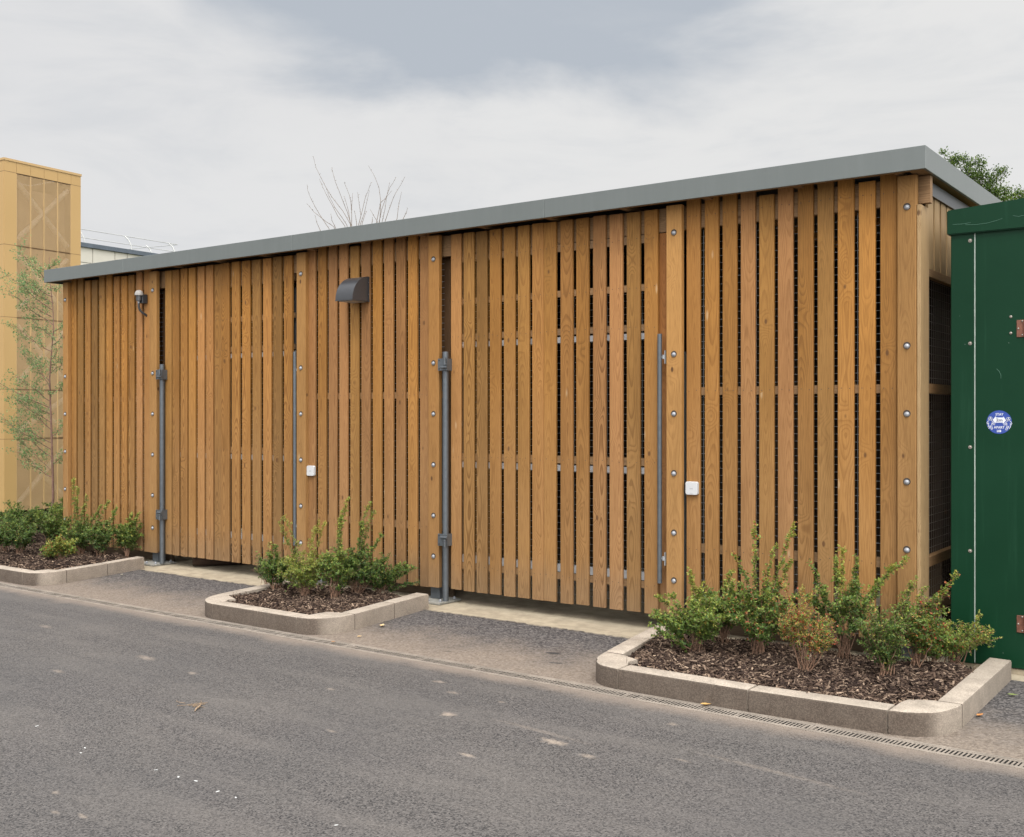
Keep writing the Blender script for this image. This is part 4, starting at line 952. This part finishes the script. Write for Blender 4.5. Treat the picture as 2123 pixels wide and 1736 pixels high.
# ------------------------------------------------------------------ oak
OAK = [(-3.42, 14.43, 6.36), (-3.29, 14.52, 6.26), (-3.19, 14.59, 6.25), (-3.11, 14.65, 6.24), (-3.25, 14.55, 6.15), (-3.01, 14.72, 6.16), (-2.87, 14.82, 6.2), (-2.84, 14.84, 6.12), (-3.05, 14.69, 6.06), (-2.94, 14.77, 5.94), (-2.81, 14.87, 5.96), (-2.7, 14.94, 5.89), (-2.58, 15.03, 6.02), (-2.51, 15.08, 6.0), (-2.6, 15.02, 5.89), (-2.72, 14.93, 5.72), (-2.61, 15.01, 5.63), (-2.46, 15.12, 5.66), (-2.44, 15.13, 5.53), (-2.32, 15.22, 5.54), (-2.21, 15.3, 5.54), (-2.26, 15.26, 5.6)]
oo = (-2.9, 15.6, 0); ok = empty('oak_tree', oo, 'leafy green oak crown behind the right end of the roof', 'tree')
mb = MB(); mb.tube([(-2.9, 15.6, -.05), (-2.92, 15.6, 1.5), (-2.85, 15.55, 3.2), (-2.9, 15.5, 4.6)], [.22, .18, .15, .09], 10)
fo = MB(); cl_ = [(Vector(p), .055 if i == 0 else .085) for i, p in enumerate(OAK)]
for i, p in enumerate(OAK[1:]):
    for k in range(4):
        q = Vector(p)+CR*random.gauss(0, .10)+CD*random.uniform(0, .9)+Vector((0, 0, -.12-.2*k+random.gauss(0, .05))); cl_.append((q, .13))
for _ in range(150):
    a = random.uniform(0, 6.283); rr2 = random.uniform(.2, 1.7); cl_.append((Vector((-2.9+rr2*math.cos(a), 15.9+rr2*math.sin(a), 0))+Vector((0, 0, random.uniform(2.6, 5.35))), .2))
for _ in range(50):
    cl_.append((Vector((-1.0, 16.2, 4.3))+Vector((random.gauss(0, .8), random.gauss(0, .5), random.gauss(0, .5))), .2))
for q, r_ in cl_:
    mb.tube([(-2.9, 15.5, 4.2), Vector((-2.9, 15.5, 4.6)).lerp(q, .5)+Vector((0, 0, -.1)), q], [.03, .012, .004], 4, 0, None, False)
    for _ in range(int(95*(r_/.09))):
        p = q+Vector((random.gauss(0, r_*.62), random.gauss(0, r_*.62), random.gauss(0, r_*.55)))
        leafquad(fo, p, Vector((random.gauss(0, 1), random.gauss(0, 1), random.gauss(.1, .8))), random.uniform(.035, .06), random.uniform(.022, .036), min(1, max(0, random.gauss(.45, .25))))
mb.build('trunk', M['oakbark'], ok, offset=oo); fo.build('crown', M['oakleaf'], ok, offset=oo)

# undergrowth behind the store, glimpsed through the slats
ug = MB()
for _ in range(42000):
    x = random.uniform(-12.5, 1.8); y = random.uniform(3.25, 4.0); z = random.uniform(0, 2.25+.25*math.sin(x*1.7)+.2*math.sin(x*4.1))
    leafquad(ug, Vector((x, y, z)), Vector((random.gauss(0, 1), random.gauss(0, 1), random.gauss(.2, .8))), random.uniform(.05, .09), random.uniform(.04, .06), min(.8, max(0, random.gauss(.4, .2))))
tag(ug.build('undergrowth', M['leaf']), 'green undergrowth behind the store seen through the slats', 'undergrowth', None, 'stuff')

# ------------------------------------------------------------------ gold tower
def m_gold():
    m, t = newmat('gold_panel'); p = geo_pos(t); n = t.noise(p, .8, 3, .5)
    finish(t, t.mix(n, (.47, .300, .118), (.54, .350, .150)), .42, .15, .5, t.noise(p, 80, 2), .03, .001); return m
def m_perf():
    m, t = newmat('perforated_gold'); a = t.n('ShaderNodeAttribute', attribute_name='gr'); s_ = t.n('ShaderNodeSeparateXYZ', {0: a.outputs['Vector']})
    fx = t.math('SUBTRACT', t.math('FRACT', t.math('MULTIPLY', s_.outputs[0], 66.0)), .5); fz = t.math('SUBTRACT', t.math('FRACT', t.math('MULTIPLY', s_.outputs[1], 66.0)), .5)
    d = t.math('SQRT', t.math('ADD', t.math('MULTIPLY', fx, fx), t.math('MULTIPLY', fz, fz)))
    b = t.n('ShaderNodeBsdfPrincipled', {'Base Color': (.50, .335, .17, 1), 'Roughness': .5, 'Metallic': .1}); tr_ = t.n('ShaderNodeBsdfTransparent')
    mx = t.n('ShaderNodeMixShader', {0: t.math('LESS_THAN', d, .34), 1: b.outputs[0], 2: tr_.outputs[0]}); t.n('ShaderNodeOutputMaterial', {'Surface': mx.outputs[0]}); return m
M['gold'] = m_gold(); M['perf'] = m_perf(); M['goldtrim'] = simple('gold_trim', (.52, .345, .16), .45, .1, .05, 5)
M['joint'] = simple('panel_joint', (.22, .13, .055), .7); M['towerin'] = simple('tower_core', (.40, .28, .18), .8, 0, .25, 3); M['brace'] = simple('grey_brace', (.62, .55, .47), .6)
TO = Vector((-13.79, 2.09, 0)); e1 = Vector((-.0788, .9969, 0)); e2 = Vector((-.9969, -.0788, 0)); up = Vector((0, 0, 1)); nE = -e2
tw = empty('gold_tower', TO, 'gold clad tower with perforated screens left of the store', 'tower')
def pan(mb, s0, s1, z0, z1, off, th, face=1, mi=0):
    """a panel on the tower; face 1 runs along e1 (looks to the store), face 2 along e2"""
    d, nn = (e1, nE) if face == 1 else (e2, -e1)
    c = d*((s0+s1)/2)+nn*(off-th/2)+up*((z0+z1)/2)
    ax, ay, az_ = d*((s1-s0)/2), nn*(th/2), up*((z1-z0)/2)
    vs = [c+ax*i+ay*j+az_*k for k in (-1,1) for j in (-1,1) for i in (-1,1)]
    at = [((v).dot(d), v.z, 0, 0) for v in vs]
    mb.add(vs, [(0,2,3,1),(4,5,7,6),(0,1,5,4),(2,6,7,3),(0,4,6,2),(1,3,7,5)], mi, at)
ZR = [0.0, 1.10, 1.85, 2.94, 4.03, 5.13]; SX = [0, .20, .44, .67, .91, 1.15, 1.33]
core = MB(); core.obox(e1*.665+e2*.75+up*2.5, e1*.50, e2*.58, up*2.45); recalc(core.build('core', M['towerin'], tw, offset=(0,0,0)))
mb = MB()
for a, b in zip(ZR, ZR[1:]):
    for (s0, s1) in ((0, .20), (1.15, 1.33)): pan(mb, s0+.002, s1-.002, a+.004, b-.004, 0, .012)
    for k in range(5): pan(mb, .20*k+.012, .20*k+.21, a+.004, b-.004, 0, .012, 2) if k == 0 else pan(mb, .22+.26*(k-1), .22+.26*k-.004, a+.004, b-.004, 0, .012, 2)
for s0, s1 in zip(SX, SX[1:]): pan(mb, s0+.002, s1-.002, 5.134, 5.29, 0, .012)
for k in range(5): pan(mb, .012+.25*k, .258+.25*k, 5.134, 5.29, 0, .012, 2)
recalc(mb.build('cladding_panel', M['gold'], tw, offset=(0,0,0)))
mb = MB()
for a, b in zip(ZR, ZR[1:]):
    for s0, s1 in zip(SX[1:-1], SX[2:-1]): pan(mb, s0+.012, s1-.012, a+.012, b-.012, -.004, .0015)
recalc(mb.build('perforated_screen', M['perf'], tw, offset=(0,0,0)))
mb = MB()
for s in SX[1:-1]: pan(mb, s-.009, s+.009, 0, 5.12, -.001, .014)
recalc(mb.build('mullion', M['goldtrim'], tw, offset=(0,0,0)))
mb = MB(); pan(mb, 0, 1.33, 0, 5.28, -.03, .01); 
for z in ZR[1:]:
    for fc2, ln2 in ((1, 1.33), (2, 1.25)):
        mb2 = MB(); pan(mb2, .0, ln2, z-.004, z+.004, .0005, .02, fc2); recalc(mb2.build('joint', M['joint'], tw, offset=(0,0,0)))
mb = MB(); mb.obox(e1*.665+e2*.655+up*5.31, e1*.675, e2*.665, up*.018); recalc(mb.build('coping', M['goldtrim'], tw, offset=(0,0,0)))
for a, b in zip(ZR, ZR[1:]):
    mb = MB()
    for (sa, sb) in ((.24, 1.12), (1.12, .24)):
        p, q = e1*sa+up*(a+.1)+e2*.05, e1*sb+up*(b-.1)+e2*(.05 if sa < sb else .075); mb.tube([p, q], .042, 6)
    mb.build('brace', M['brace'], tw, offset=(0,0,0))
mb = MB()
for face in (1, 2):
    pass
mb.obox(e1*.665+e2*1.29+up*2.64, e1*.665, e2*.008, up*2.64); mb.obox(e1*1.322+e2*.65+up*2.64, e1*.008, e2*.64, up*2.64); recalc(mb.build('rear_cladding', M['gold'], tw, offset=(0,0,0)))

# ------------------------------------------------------------------ pale building behind with roof guard rail
M['cream'] = simple('cream_panel', (.55, .52, .45), .6, 0, .05, 2); M['creamj'] = simple('cream_joint', (.34, .32, .28), .8, 0, .05, 3); M['navycap'] = simple('blue_grey_coping', (.09, .11, .135), .5)
M['railgrey'] = simple('rail_pale_metal', (.50, .50, .48), .45, .3, .1, 20)
PB = Vector((-25.52, 10.75, 0)); f1 = Vector((-.0459, .99896, 0)); f2 = Vector((-.99896, -.0459, 0)); fn = -f2
pbd = empty('pale_building', PB, 'cream panelled building with blue-grey roof edge between the gold tower and the store', 'building')
mb = MB(); mb.obox(f1*.6+f2*5+up*3.05, f1*3.4, f2*5, up*3.1); recalc(mb.build('wall', M['creamj'], pbd, offset=(0,0,0)))
mb = MB(); s = -2.7; k = 0
zs = [0.0, 1.45, 2.85, 4.25, 5.80, 6.19]
tj = [-2.72, -1.6, -.75, .34, 1.07, 1.49, 2.3, 3.1, 3.95]
for a, b in zip(tj, tj[1:]):
    for z0, z1 in zip([0, 1.5, 3.0, 4.5, 5.72], [1.5, 3.0, 4.5, 5.72, 6.15]): mb.obox(f1*((a+b)/2)+fn*.012+up*((z0+z1)/2), f1*((b-a)/2-.012), fn*.012, up*((z1-z0)/2-.010))
recalc(mb.build('wall_panel', M['cream'], pbd, offset=(0,0,0)))
mb = MB(); mb.obox(f1*.6+f2*4.97+up*6.21, f1*3.45, f2*5.05, up*.06); recalc(mb.build('coping', M['navycap'], pbd, offset=(0,0,0)))
gr_ = MB()
def gpost(t_, back=0):
    b0 = f1*t_+f2*(.25+back)+up*6.27; gr_.tube([b0, b0+up*.18-fn*.02, b0+up*.34-fn*.08-f1*.05, b0+up*.46-fn*.17-f1*.12], .020, 6)
    return b0
for t_ in (-2.2, -.5, .27, 1.85, 3.45): gpost(t_)
for z, o_ in ((.46, .17), (.20, .03)):
    gr_.tube([f1*-2.4-f1*.1+f2*(.25+o_)+up*(6.27+z), f1*3.75-f1*.1+f2*(.25+o_)+up*(6.27+z)], .012, 6, 0, None)
gr_.tube([f1*3.65+f2*.42+up*6.73, f1*3.3+f2*3.4+up*6.73], .012, 6); gr_.tube([f1*3.65+f2*.28+up*6.47, f1*3.3+f2*3.4+up*6.47], .012, 6)
gpost(3.3, .9); gpost(3.2, 2.4)
gr_.build('guard_rail', M['railgrey'], pbd, offset=(0,0,0))

# ------------------------------------------------------------------ litter
def fallen(label, loc, L, Wd, col, rz, name='fallen_leaf'):
    m_ = simple('dry_leaf', col, .8, 0, .25, 60); mb = MB()
    pr = [(-1, 0), (-.55, .75), (.1, 1), (.7, .55), (1.25, 0), (.7, -.6), (0, -.95), (-.6, -.6)]
    vs = [(a*L/2, b*Wd/2, .004+.25*Wd*abs(b)+.12*L*(a*a)) for a, b in pr]+[(0, 0, .003)]
    mb.add(vs, [(i, (i+1) % 8, 8) for i in range(8)], 0, None, True)
    o = mb.build(name, m_, None, offset=(0,0,0)); o.location = loc; o.rotation_euler.z = rz; tag(o, label, 'leaf', 'fallen leaves')
fallen('curled ochre leaf on the drain grating in front of the right kerb', (-.568, -1.51, .002), .05, .032, (.50, .30, .10), .4)
fallen('orange leaf on the tarmac right of the right kerb', (.60, -.90, .002), .045, .026, (.50, .22, .07), 1.2)
fallen('green leaf on the tarmac by the cabinet end of the kerb', (.65, -.40, .002), .05, .03, (.20, .24, .08), .2)
fallen('tan leaf on the forecourt just right of the middle kerb', (-3.274, -.976, .003), .05, .035, (.58, .42, .22), 2.0)
fallen('small pale leaf on the forecourt near the corner of the middle kerb', (-3.15, -1.33, .003), .03, .02, (.55, .38, .18), .9)
fallen('small reddish leaf on the grating in front of the middle bed', (-3.17, -1.55, .003), .035, .02, (.45, .25, .13), .1)
fallen('pale leaf lying on the forecourt by the left kerb', (-6.83, -.62, .003), .035, .02, (.6, .55, .42), .1)
mb = MB()
for _ in range(11):
    a = random.uniform(0, 6.283); p = Vector((random.gauss(0, .028), random.gauss(0, .02), .004)); pts = [p]
    for k in range(5): a += random.gauss(0, .5); pts.append(pts[-1]+Vector((math.cos(a), math.sin(a), random.uniform(-.1, .2)))*.014)
    mb.tube(pts, [.0016, .0014, .0013, .0012, .001, .0008], 5, 0, None, False)
mb.tube([(.0, .01, .006), (.03, -.01, .010), (.055, -.035, .010), (.075, -.07, .009), (.095, -.095, .006)], [.0025, .004, .005, .0045, .002], 6)
o = mb.build('dry_twig', M['drytwig'], None, offset=(0,0,0)); o.location = (-2.66, -3.0, 0); tag(o, 'dry tan twig bundle lying on the road', 'twig')
